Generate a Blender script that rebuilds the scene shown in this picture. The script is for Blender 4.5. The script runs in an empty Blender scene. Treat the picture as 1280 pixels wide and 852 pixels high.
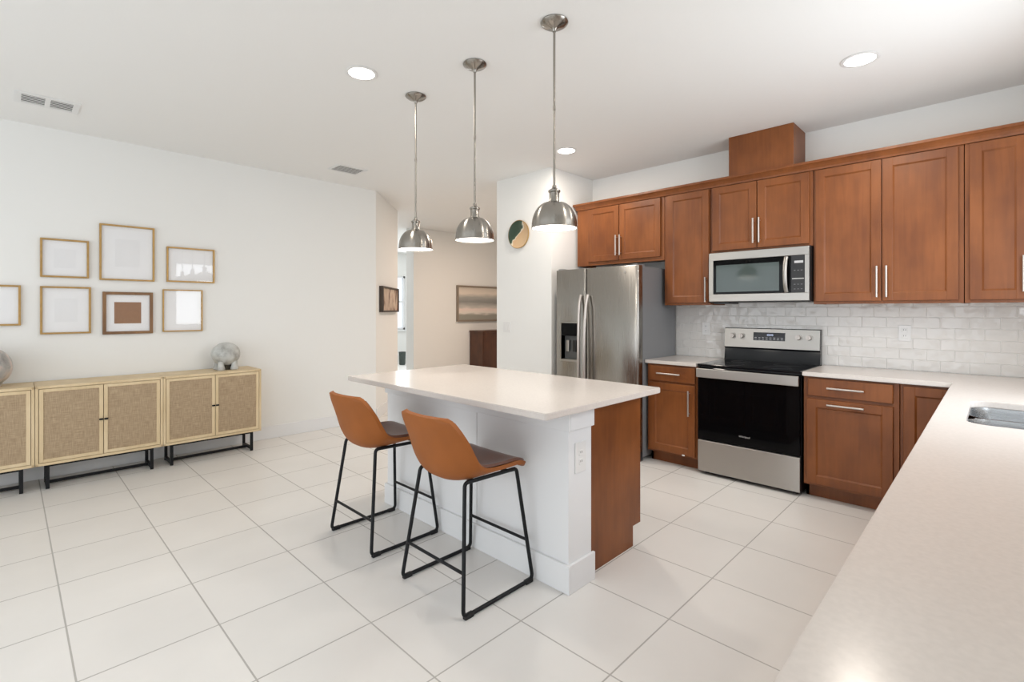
import bpy, bmesh, math, random
from math import pi, sin, cos, radians
from mathutils import Vector, Matrix

random.seed(4)
SC = bpy.context.scene
COL = SC.collection

# ------------------------------------------------------------------ camera
CAMH = 1.355
FPX, YAW, HORIZON = 617.25, 0.774737, 388.0
cam_data = bpy.data.cameras.new('camera')
cam = bpy.data.objects.new('camera', cam_data)
COL.objects.link(cam)
cam.location = (0, 0, CAMH)
cam.rotation_euler = (pi / 2, 0, YAW - pi / 2)
cam_data.sensor_fit = 'HORIZONTAL'
cam_data.sensor_width = 36.0
cam_data.lens = FPX / 1280 * 36.0
cam_data.shift_y = -(426 - HORIZON) / 1280
cam_data.clip_start = 0.02
SC.camera = cam

# ------------------------------------------------------------------ light
SC.view_settings.view_transform = 'Standard'
SC.view_settings.look = 'None'
SC.view_settings.exposure = 0.0
SC.view_settings.gamma = 1.0
SC.view_settings.use_curve_mapping = False

world = bpy.data.worlds.new('world')
SC.world = world
world.use_nodes = True
bg = world.node_tree.nodes['Background']
bg.inputs[0].default_value = (0.86, 0.93, 1.0, 1)
bg.inputs[1].default_value = 1.3


def area(name, loc, rot, sx, sy, power, col, spread=180):
    d = bpy.data.lights.new(name, 'AREA')
    d.shape = 'RECTANGLE'
    d.size, d.size_y = sx, sy
    d.energy, d.color = power, col
    d.spread = radians(spread)
    o = bpy.data.objects.new(name, d)
    o.location, o.rotation_euler = loc, rot
    COL.objects.link(o)
    return o


# daylight: window over the sink (faces +Y), hall window; unseen rear doors (face +X) and side window are added fill
area('daylight_sink_window', (2.98, -0.43, 1.68), (pi / 2, 0, 0), 1.36, 1.18, 26, (0.90, 0.95, 1.0))
area('rear_fill_light', (-3.15, 2.6, 1.22), (pi / 2, 0, -pi / 2), 4.4, 2.3, 43, (0.95, 0.975, 1.0))
area('side_fill_light', (-1.7, -0.43, 1.3), (pi / 2, 0, 0), 2.2, 2.2, 18, (0.95, 0.975, 1.0))
area('daylight_hall_window', (6.9, 10.85, 1.56), (pi / 2, 0, pi), 0.7, 1.3, 45, (0.95, 0.98, 1.0))

# ------------------------------------------------------------------ materials
MATS = {}


def new_mat(name):
    m = bpy.data.materials.new(name)
    m.use_nodes = True
    MATS[name] = m
    nt = m.node_tree
    return m, nt, nt.nodes['Principled BSDF']


def srgb(r, g, b):
    f = lambda v: (v / 255 / 12.92) if v / 255 <= 0.04045 else ((v / 255 + 0.055) / 1.055) ** 2.4
    return (f(r), f(g), f(b), 1)


def plain(name, col, rough=0.5, metal=0.0, bump=0.0, bscale=200.0, coat=0.0, spec=0.5, vary=0.0, vscale=6.0):
    m, nt, b = new_mat(name)
    b.inputs['Base Color'].default_value = col
    b.inputs['Roughness'].default_value = rough
    b.inputs['Metallic'].default_value = metal
    b.inputs['Coat Weight'].default_value = coat
    b.inputs['Specular IOR Level'].default_value = spec
    tc = nt.nodes.new('ShaderNodeTexCoord')
    n = nt.nodes.new('ShaderNodeTexNoise')
    n.inputs['Scale'].default_value = bscale
    nt.links.new(tc.outputs['Object'], n.inputs['Vector'])
    if bump > 0:
        bp = nt.nodes.new('ShaderNodeBump')
        bp.inputs['Strength'].default_value = bump
        bp.inputs['Distance'].default_value = 0.002
        nt.links.new(n.outputs['Fac'], bp.inputs['Height'])
        nt.links.new(bp.outputs['Normal'], b.inputs['Normal'])
    if vary > 0:
        n2 = nt.nodes.new('ShaderNodeTexNoise')
        n2.inputs['Scale'].default_value = vscale
        n2.inputs['Detail'].default_value = 5
        nt.links.new(tc.outputs['Object'], n2.inputs['Vector'])
        cr = nt.nodes.new('ShaderNodeValToRGB')
        cr.color_ramp.elements[0].position = 0.3
        cr.color_ramp.elements[1].position = 0.7
        cr.color_ramp.elements[0].color = tuple(c * (1 - vary) for c in col[:3]) + (1,)
        cr.color_ramp.elements[1].color = tuple(min(1, c * (1 + vary)) for c in col[:3]) + (1,)
        nt.links.new(n2.outputs['Fac'], cr.inputs['Fac'])
        nt.links.new(cr.outputs['Color'], b.inputs['Base Color'])
    return m


def emis(name, col, strength):
    m, nt, b = new_mat(name)
    b.inputs['Base Color'].default_value = (0.8, 0.8, 0.8, 1)
    b.inputs['Emission Color'].default_value = col
    b.inputs['Emission Strength'].default_value = strength
    return m


def wood(name, dark, mid, light, rough=0.33, scale=1.0, coat=0.15, spec=0.5):
    m, nt, b = new_mat(name)
    N, L = nt.nodes, nt.links
    tc = N.new('ShaderNodeTexCoord')
    oi = N.new('ShaderNodeObjectInfo')
    add = N.new('ShaderNodeVectorMath'); add.operation = 'ADD'
    mul = N.new('ShaderNodeVectorMath'); mul.operation = 'SCALE'; mul.inputs['Scale'].default_value = 7.0
    comb = N.new('ShaderNodeCombineXYZ')
    for k in range(3):
        L.new(oi.outputs['Random'], comb.inputs[k])
    L.new(comb.outputs[0], mul.inputs[0])
    L.new(tc.outputs['Object'], add.inputs[0]); L.new(mul.outputs[0], add.inputs[1])
    mp = N.new('ShaderNodeMapping'); mp.inputs['Scale'].default_value = (22 * scale, 22 * scale, 1.6 * scale)
    L.new(add.outputs[0], mp.inputs['Vector'])
    n = N.new('ShaderNodeTexNoise'); n.inputs['Scale'].default_value = 2.0; n.inputs['Detail'].default_value = 8
    n.inputs['Distortion'].default_value = 0.6
    L.new(mp.outputs[0], n.inputs['Vector'])
    mp2 = N.new('ShaderNodeMapping'); mp2.inputs['Scale'].default_value = (3.0, 3.0, 1.8)
    L.new(add.outputs[0], mp2.inputs['Vector'])
    n2 = N.new('ShaderNodeTexNoise'); n2.inputs['Scale'].default_value = 1.5; n2.inputs['Detail'].default_value = 3
    L.new(mp2.outputs[0], n2.inputs['Vector'])
    mx = N.new('ShaderNodeMix'); mx.data_type = 'FLOAT'; mx.inputs[0].default_value = 0.72
    L.new(n.outputs['Fac'], mx.inputs[2]); L.new(n2.outputs['Fac'], mx.inputs[3])
    cr = N.new('ShaderNodeValToRGB')
    e = cr.color_ramp.elements
    e[0].position, e[0].color = 0.34, dark
    e[1].position, e[1].color = 0.66, light
    q = e.new(0.5); q.color = mid
    L.new(mx.outputs[0], cr.inputs['Fac'])
    L.new(cr.outputs['Color'], b.inputs['Base Color'])
    b.inputs['Roughness'].default_value = rough
    b.inputs['Coat Weight'].default_value = coat
    b.inputs['Coat Roughness'].default_value = 0.25
    b.inputs['Specular IOR Level'].default_value = spec
    bp = N.new('ShaderNodeBump'); bp.inputs['Strength'].default_value = 0.06; bp.inputs['Distance'].default_value = 0.002
    L.new(n.outputs['Fac'], bp.inputs['Height']); L.new(bp.outputs['Normal'], b.inputs['Normal'])
    return m


def brushed(name, col, rough=0.28, axis=2, amt=0.10):
    m, nt, b = new_mat(name)
    N, L = nt.nodes, nt.links
    tc = N.new('ShaderNodeTexCoord')
    mp = N.new('ShaderNodeMapping')
    s = [300, 300, 300]; s[axis] = 4
    mp.inputs['Scale'].default_value = s
    L.new(tc.outputs['Object'], mp.inputs['Vector'])
    n = N.new('ShaderNodeTexNoise'); n.inputs['Scale'].default_value = 1.0; n.inputs['Detail'].default_value = 2
    L.new(mp.outputs[0], n.inputs['Vector'])
    mr = N.new('ShaderNodeMapRange')
    mr.inputs[3].default_value = rough - amt / 2; mr.inputs[4].default_value = rough + amt
    L.new(n.outputs['Fac'], mr.inputs[0]); L.new(mr.outputs[0], b.inputs['Roughness'])
    b.inputs['Base Color'].default_value = col
    b.inputs['Metallic'].default_value = 1.0
    b.inputs['Anisotropic'].default_value = 0.5
    return m


def brick_mat(name, plane, bw, bh, off, ox, oy, mortar, tile, tile2, grout, rough, bump_h, smooth=0.1, wav=0.0, wscale=12, mott=0.03, grough=0.8):
    """tiles laid in world coordinates; plane 'xy' or 'yz'"""
    m, nt, b = new_mat(name)
    N, L = nt.nodes, nt.links
    geo = N.new('ShaderNodeNewGeometry')
    sep = N.new('ShaderNodeSeparateXYZ'); L.new(geo.outputs['Position'], sep.inputs[0])
    comb = N.new('ShaderNodeCombineXYZ')
    a, c = (0, 1) if plane == 'xy' else (1, 2)
    L.new(sep.outputs[a], comb.inputs[0]); L.new(sep.outputs[c], comb.inputs[1])
    mp = N.new('ShaderNodeVectorMath'); mp.operation = 'SUBTRACT'; mp.inputs[1].default_value = (ox, oy, 0)
    L.new(comb.outputs[0], mp.inputs[0])
    br = N.new('ShaderNodeTexBrick')
    br.offset = off; br.squash = 1.0; br.offset_frequency = 2
    br.inputs['Scale'].default_value = 1.0
    br.inputs['Brick Width'].default_value = bw
    br.inputs['Row Height'].default_value = bh
    br.inputs['Mortar Size'].default_value = mortar
    br.inputs['Mortar Smooth'].default_value = smooth
    br.inputs['Bias'].default_value = 0
    br.inputs['Color1'].default_value = tile; br.inputs['Color2'].default_value = tile2
    br.inputs['Mortar'].default_value = grout
    L.new(mp.outputs[0], br.inputs['Vector'])
    n = N.new('ShaderNodeTexNoise'); n.inputs['Scale'].default_value = 3.0; n.inputs['Detail'].default_value = 6
    L.new(geo.outputs['Position'], n.inputs['Vector'])
    mr = N.new('ShaderNodeMapRange'); mr.inputs[3].default_value = 1 - mott; mr.inputs[4].default_value = 1 + mott
    L.new(n.outputs['Fac'], mr.inputs[0])
    mulc = N.new('ShaderNodeMix'); mulc.data_type = 'RGBA'; mulc.blend_type = 'MULTIPLY'; mulc.inputs[0].default_value = 1
    L.new(br.outputs['Color'], mulc.inputs[6]); L.new(mr.outputs[0], mulc.inputs[7])
    L.new(mulc.outputs[2], b.inputs['Base Color'])
    rr = N.new('ShaderNodeMapRange'); rr.inputs[3].default_value = rough; rr.inputs[4].default_value = grough
    L.new(br.outputs['Fac'], rr.inputs[0]); L.new(rr.outputs[0], b.inputs['Roughness'])
    inv = N.new('ShaderNodeMath'); inv.operation = 'MULTIPLY_ADD'; inv.inputs[1].default_value = -1; inv.inputs[2].default_value = 1
    L.new(br.outputs['Fac'], inv.inputs[0])
    h = inv.outputs[0]
    if wav > 0:
        n3 = N.new('ShaderNodeTexNoise'); n3.inputs['Scale'].default_value = wscale; n3.inputs['Detail'].default_value = 1
        L.new(geo.outputs['Position'], n3.inputs['Vector'])
        ma = N.new('ShaderNodeMath'); ma.operation = 'MULTIPLY_ADD'; ma.inputs[1].default_value = wav
        L.new(n3.outputs['Fac'], ma.inputs[0]); L.new(h, ma.inputs[2]); h = ma.outputs[0]
    bp = N.new('ShaderNodeBump'); bp.inputs['Strength'].default_value = 1.0; bp.inputs['Distance'].default_value = bump_h
    L.new(h, bp.inputs['Height']); L.new(bp.outputs['Normal'], b.inputs['Normal'])
    return m


def two_tone(name, stops, scale, rough=0.5, stretch=(1, 1, 1), detail=4, distortion=0.0, tex='NOISE'):
    m, nt, b = new_mat(name)
    N, L = nt.nodes, nt.links
    tc = N.new('ShaderNodeTexCoord')
    mp = N.new('ShaderNodeMapping'); mp.inputs['Scale'].default_value = stretch
    L.new(tc.outputs['Object'], mp.inputs['Vector'])
    n = N.new('ShaderNodeTexNoise')
    n.inputs['Scale'].default_value = scale; n.inputs['Detail'].default_value = detail
    n.inputs['Distortion'].default_value = distortion
    L.new(mp.outputs[0], n.inputs['Vector'])
    cr = N.new('ShaderNodeValToRGB')
    e = cr.color_ramp.elements
    e[0].position, e[0].color = stops[0]
    e[1].position, e[1].color = stops[-1]
    for p, c in stops[1:-1]:
        q = e.new(p); q.color = c
    L.new(n.outputs['Fac'], cr.inputs['Fac']); L.new(cr.outputs['Color'], b.inputs['Base Color'])
    b.inputs['Roughness'].default_value = rough
    return m


def cane_mat(name, c1, c2):
    m, nt, b = new_mat(name)
    N, L = nt.nodes, nt.links
    tc = N.new('ShaderNodeTexCoord')
    fac = []
    for st in ((260, 0, 14), (14, 0, 260)):
        mp = N.new('ShaderNodeMapping'); mp.inputs['Scale'].default_value = st
        L.new(tc.outputs['Object'], mp.inputs['Vector'])
        n = N.new('ShaderNodeTexNoise'); n.inputs['Scale'].default_value = 1.0; n.inputs['Detail'].default_value = 3
        L.new(mp.outputs[0], n.inputs['Vector']); fac.append(n.outputs['Fac'])
    a = N.new('ShaderNodeMath'); a.operation = 'ADD'
    L.new(fac[0], a.inputs[0]); L.new(fac[1], a.inputs[1])
    mr = N.new('ShaderNodeMapRange'); mr.inputs[1].default_value = 0.75; mr.inputs[2].default_value = 1.25
    L.new(a.outputs[0], mr.inputs[0])
    mx = N.new('ShaderNodeMix'); mx.data_type = 'RGBA'
    mx.inputs[6].default_value = c1; mx.inputs[7].default_value = c2
    L.new(mr.outputs[0], mx.inputs[0]); L.new(mx.outputs[2], b.inputs['Base Color'])
    bp = N.new('ShaderNodeBump'); bp.inputs['Strength'].default_value = 0.5; bp.inputs['Distance'].default_value = 0.002
    L.new(a.outputs[0], bp.inputs['Height']); L.new(bp.outputs['Normal'], b.inputs['Normal'])
    b.inputs['Roughness'].default_value = 0.75
    return m


def band_mat(name, zs, rough=0.5, warp=0.08, nscale=3.0, lo=0.0, hi=1.0):
    """horizontal painted bands: colour follows object z, warped by noise"""
    m, nt, b = new_mat(name)
    N, L = nt.nodes, nt.links
    tc = N.new('ShaderNodeTexCoord')
    sep = N.new('ShaderNodeSeparateXYZ'); L.new(tc.outputs['Object'], sep.inputs[0])
    mp = N.new('ShaderNodeMapping'); mp.inputs['Scale'].default_value = (1.2, 1.2, 7)
    L.new(tc.outputs['Object'], mp.inputs['Vector'])
    n = N.new('ShaderNodeTexNoise'); n.inputs['Scale'].default_value = nscale; n.inputs['Detail'].default_value = 5
    L.new(mp.outputs[0], n.inputs['Vector'])
    nn = N.new('ShaderNodeMath'); nn.operation = 'MULTIPLY_ADD'; nn.inputs[1].default_value = warp * 2; nn.inputs[2].default_value = -warp
    L.new(n.outputs['Fac'], nn.inputs[0])
    mr = N.new('ShaderNodeMapRange'); mr.inputs[1].default_value = lo; mr.inputs[2].default_value = hi
    L.new(sep.outputs[2], mr.inputs[0])
    ad = N.new('ShaderNodeMath'); ad.operation = 'ADD'
    L.new(mr.outputs[0], ad.inputs[0]); L.new(nn.outputs[0], ad.inputs[1])
    cr = N.new('ShaderNodeValToRGB')
    e = cr.color_ramp.elements
    e[0].position, e[0].color = zs[0]
    e[1].position, e[1].color = zs[-1]
    for p, c in zs[1:-1]:
        q = e.new(p); q.color = c
    L.new(ad.outputs[0], cr.inputs['Fac']); L.new(cr.outputs['Color'], b.inputs['Base Color'])
    b.inputs['Roughness'].default_value = rough
    return m


M_WALL = plain('wall_paint', (0.855, 0.858, 0.838, 1), 0.85, bump=0.05, bscale=300)
M_CEIL = plain('ceiling_paint', (0.87, 0.868, 0.852, 1), 0.9, bump=0.15, bscale=120)
M_TRIM = plain('white_trim_paint', (0.82, 0.83, 0.84, 1), 0.4, bump=0.02)
M_FLOOR = brick_mat('floor_tile', 'xy', 0.4645, 0.4565, 0.0, 0.1755, 0.1120, 0.0032, (0.775, 0.76, 0.732, 1), (0.79, 0.775, 0.748, 1), (0.46, 0.445, 0.42, 1), 0.28, 0.0012, 0.05, mott=0.05)
M_SPLASH = brick_mat('subway_tile', 'yz', 0.1545, 0.0785, 0.5, 0.05, 0.914, 0.0040, (0.73, 0.71, 0.68, 1), (0.715, 0.695, 0.665, 1), (0.86, 0.85, 0.83, 1), 0.06, 0.0022, 1.0, wav=4.0, wscale=14, mott=0.02, grough=0.15)  # grout set paler than the tile to carry the edge highlights
M_WOOD = wood('stained_maple', srgb(110, 60, 27), srgb(126, 72, 33), srgb(140, 82, 40), rough=0.38, coat=0.0, spec=0.42)
M_WOODD = wood('stained_maple_shadow_rail', srgb(96, 50, 28), srgb(108, 58, 32), srgb(120, 66, 36))
M_QUARTZ = plain('white_quartz', (0.67, 0.62, 0.58, 1), 0.20, vary=0.035, vscale=90, bump=0.0)
M_STEEL = brushed('brushed_stainless', (0.37, 0.355, 0.33, 1), 0.23, 2)
M_STEELH = brushed('brushed_stainless_horizontal', (0.47, 0.455, 0.43, 1), 0.33, 0)
for _m in (M_STEEL, M_STEELH):
    _n = _m.node_tree
    _v = _n.nodes.new('ShaderNodeCombineXYZ'); _v.inputs[1].default_value = 1.0
    _b = _n.nodes['Principled BSDF']
    _n.links.new(_v.outputs[0], _b.inputs['Tangent'])
    _b.inputs['Anisotropic'].default_value = 0.75
    _b.inputs['Anisotropic Rotation'].default_value = 0.25
M_FRIDGESIDE = plain('grey_enamel', (0.20, 0.205, 0.215, 1), 0.35, bump=0.05, bscale=400)
M_NICKEL = brushed('brushed_nickel', (0.34, 0.32, 0.29, 1), 0.22, 2)
_nt = M_NICKEL.node_tree
_tg = _nt.nodes.new('ShaderNodeTangent'); _tg.direction_type = 'RADIAL'; _tg.axis = 'Z'
_nt.links.new(_tg.outputs[0], _nt.nodes['Principled BSDF'].inputs['Tangent'])
_nt.nodes['Principled BSDF'].inputs['Anisotropic'].default_value = 0.85
_nt.nodes['Principled BSDF'].inputs['Anisotropic Rotation'].default_value = 0.25
M_CHROME = plain('satin_chrome', (0.55, 0.51, 0.48, 1), 0.42, 1.0)
M_SINK = brushed('sink_steel', (0.42, 0.44, 0.46, 1), 0.24, 1)
M_BLKGLASS = plain('black_glass', (0.003, 0.003, 0.0035, 1), 0.05, spec=0.12)
M_COOKGLASS = plain('ceramic_glass', (0.006, 0.007, 0.009, 1), 0.08, spec=0.35)
M_MWGLASS = plain('microwave_window', (0.06, 0.082, 0.078, 1), 0.08)
M_BLKPLAS = plain('black_plastic', (0.012, 0.012, 0.013, 1), 0.35)
M_BLKMET = plain('black_powder_coat', (0.010, 0.011, 0.013, 1), 0.45, bump=0.1, bscale=600, spec=0.25)
M_RUBBER = plain('black_rubber', (0.01, 0.01, 0.011, 1), 0.7)
M_DISPLAY = plain('display_black', (0.01, 0.01, 0.014, 1), 0.12)
M_LCD = emis('display_glow', (0.35, 0.5, 0.9, 1), 0.7)
M_PRINT = plain('pale_print', (0.55, 0.55, 0.56, 1), 0.5)
M_PRINTDIM = plain('dim_print', (0.22, 0.22, 0.23, 1), 0.5)
M_WHITEPL = plain('white_plastic', (0.80, 0.80, 0.79, 1), 0.35)
M_OAK = wood('pale_oak', srgb(206, 183, 144), srgb(217, 195, 157), srgb(226, 206, 171), rough=0.5, coat=0.0)
M_CANE = cane_mat('woven_cane', srgb(150, 128, 101), srgb(188, 166, 136))
M_GOLD = plain('gold_frame', srgb(176, 142, 88), 0.38, 0.55, vary=0.12, vscale=30)
M_BRONZE = wood('brown_frame', srgb(110, 76, 44), srgb(128, 92, 56), srgb(146, 108, 68), rough=0.45)
M_PAPER = plain('white_paper', (0.90, 0.905, 0.92, 1), 0.8, vary=0.01)
M_PAPER2 = plain('cool_white_sheet', (0.86, 0.865, 0.88, 1), 0.8)
M_KRAFT = plain('kraft_backing', srgb(152, 112, 82), 0.8, vary=0.06, vscale=60)
M_TAN = plain('tan_leather', srgb(152, 88, 38), 0.55, spec=0.3, bump=0.25, bscale=160, vary=0.06, vscale=8)
M_SHADEDLEATHER = plain('shaded_brown_leather', srgb(112, 70, 52), 0.30, bump=0.25, bscale=160, vary=0.1, vscale=10)  # shade and gloss inside the seat are put into this darker brown
M_MOTTLE = two_tone('mottled_grey_glaze', [(0.28, srgb(140, 138, 133)), (0.48, srgb(184, 185, 181)), (0.7, srgb(206, 208, 205))], 14, 0.35)
M_MARBLE = two_tone('marbled_glaze', [(0.32, srgb(120, 118, 118)), (0.47, srgb(172, 170, 167)), (0.58, srgb(205, 190, 181)), (0.7, srgb(214, 212, 206))], 7, 0.3, distortion=1.2)
M_DARKHOLE = plain('dark_hollow', srgb(60, 56, 44), 0.8)
M_WALNUT = wood('dark_walnut', srgb(58, 32, 20), srgb(74, 42, 26), srgb(90, 54, 34), rough=0.4)
M_LAMP = emis('downlight_glow', (1.0, 0.96, 0.90, 1), 9.0)
M_BULB = emis('pendant_glow', (1.0, 0.95, 0.87, 1), 7.0)
M_VENTDARK = plain('vent_shadow', (0.16, 0.16, 0.155, 1), 0.7)
M_GREYFRAME = plain('taupe_frame', srgb(140, 126, 112), 0.5)
M_SEA = band_mat('abstract_bands', [(0.0, srgb(150, 148, 138)), (0.16, srgb(152, 150, 140)), (0.24, srgb(225, 216, 206)), (0.33, srgb(232, 214, 204)), (0.40, srgb(196, 190, 182)), (0.55, srgb(140, 140, 136)), (0.68, srgb(166, 164, 158)), (0.80, srgb(222, 210, 196)), (1.0, srgb(202, 192, 178))], warp=0.07, lo=-0.34, hi=0.34)
M_HALLART = two_tone('abstract_figures', [(0.35, srgb(88, 60, 50)), (0.47, srgb(190, 168, 150)), (0.62, srgb(208, 192, 174)), (0.72, srgb(168, 96, 84))], 5, 0.6, stretch=(3, 3, 1))
M_BASKET = plain('dark_woven_basket', srgb(70, 78, 74), 0.8, bump=0.4, bscale=60, vary=0.2, vscale=20)

mg, ntg, bsg = new_mat('picture_glass')
# clear sheet: mostly see-through with a sharp surface reflection
tr = ntg.nodes.new('ShaderNodeBsdfTransparent')
gl = ntg.nodes.new('ShaderNodeBsdfGlossy'); gl.inputs['Roughness'].default_value = 0.02
fr = ntg.nodes.new('ShaderNodeFresnel'); fr.inputs['IOR'].default_value = 1.65
mxs = ntg.nodes.new('ShaderNodeMixShader')
gg = ntg.nodes.new('ShaderNodeNewGeometry')
gi = ntg.nodes.new('ShaderNodeMath'); gi.operation = 'SUBTRACT'; gi.inputs[0].default_value = 1.0
gm = ntg.nodes.new('ShaderNodeMath'); gm.operation = 'MULTIPLY'
ntg.links.new(gg.outputs['Backfacing'], gi.inputs[1]); ntg.links.new(gi.outputs[0], gm.inputs[0]); ntg.links.new(fr.outputs[0], gm.inputs[1])
ntg.links.new(gm.outputs[0], mxs.inputs[0]); ntg.links.new(tr.outputs[0], mxs.inputs[1]); ntg.links.new(gl.outputs[0], mxs.inputs[2])
ntg.links.new(mxs.outputs[0], ntg.nodes['Material Output'].inputs['Surface'])
M_GLASS = mg

# painted wall plate: green wave over tan
mp_, ntp, bp_ = new_mat('painted_plate')
_N, _L = ntp.nodes, ntp.links
tc = _N.new('ShaderNodeTexCoord'); sep = _N.new('ShaderNodeSeparateXYZ'); _L.new(tc.outputs['Object'], sep.inputs[0])
wv = _N.new('ShaderNodeMath'); wv.operation = 'SINE'
m1 = _N.new('ShaderNodeMath'); m1.operation = 'MULTIPLY_ADD'; m1.inputs[1].default_value = 26; m1.inputs[2].default_value = 0.4
_L.new(sep.outputs[2], m1.inputs[0]); _L.new(m1.outputs[0], wv.inputs[0])
m2 = _N.new('ShaderNodeMath'); m2.operation = 'MULTIPLY_ADD'; m2.inputs[1].default_value = -0.028; m2.inputs[2].default_value = 0.012
_L.new(wv.outputs[0], m2.inputs[0])
m3 = _N.new('ShaderNodeMath'); m3.operation = 'ADD'; _L.new(sep.outputs[0], m3.inputs[0]); _L.new(m2.outputs[0], m3.inputs[1])
m3b = _N.new('ShaderNodeMath'); m3b.operation = 'MULTIPLY_ADD'; m3b.inputs[1].default_value = -0.70
_L.new(sep.outputs[2], m3b.inputs[0]); _L.new(m3.outputs[0], m3b.inputs[2])
nzp = _N.new('ShaderNodeTexNoise'); nzp.inputs['Scale'].default_value = 22; nzp.inputs['Detail'].default_value = 4
_L.new(tc.outputs['Object'], nzp.inputs['Vector'])
nzs = _N.new('ShaderNodeMath'); nzs.operation = 'MULTIPLY_ADD'; nzs.inputs[1].default_value = 0.09; nzs.inputs[2].default_value = -0.045
_L.new(nzp.outputs['Fac'], nzs.inputs[0])
nza = _N.new('ShaderNodeMath'); nza.operation = 'ADD'
_L.new(m3b.outputs[0], nza.inputs[0]); _L.new(nzs.outputs[0], nza.inputs[1])
m3b = nza
crp = _N.new('ShaderNodeValToRGB')
ee = crp.color_ramp.elements
mrp = _N.new('ShaderNodeMapRange'); mrp.inputs[1].default_value = -0.15; mrp.inputs[2].default_value = 0.15
_L.new(m3b.outputs[0], mrp.inputs[0]); _L.new(mrp.outputs[0], crp.inputs['Fac'])
ee[0].position, ee[0].color = 0.25, srgb(46, 66, 50)
ee[1].position, ee[1].color = 1.0, srgb(222, 190, 150)
for p, c in ((0.46, srgb(66, 84, 66)), (0.50, srgb(235, 226, 205)), (0.56, srgb(214, 178, 136))):
    q = ee.new(p); q.color = c
_L.new(crp.outputs['Color'], bp_.inputs['Base Color']); bp_.inputs['Roughness'].default_value = 0.4
M_PLATE = mp_


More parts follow.
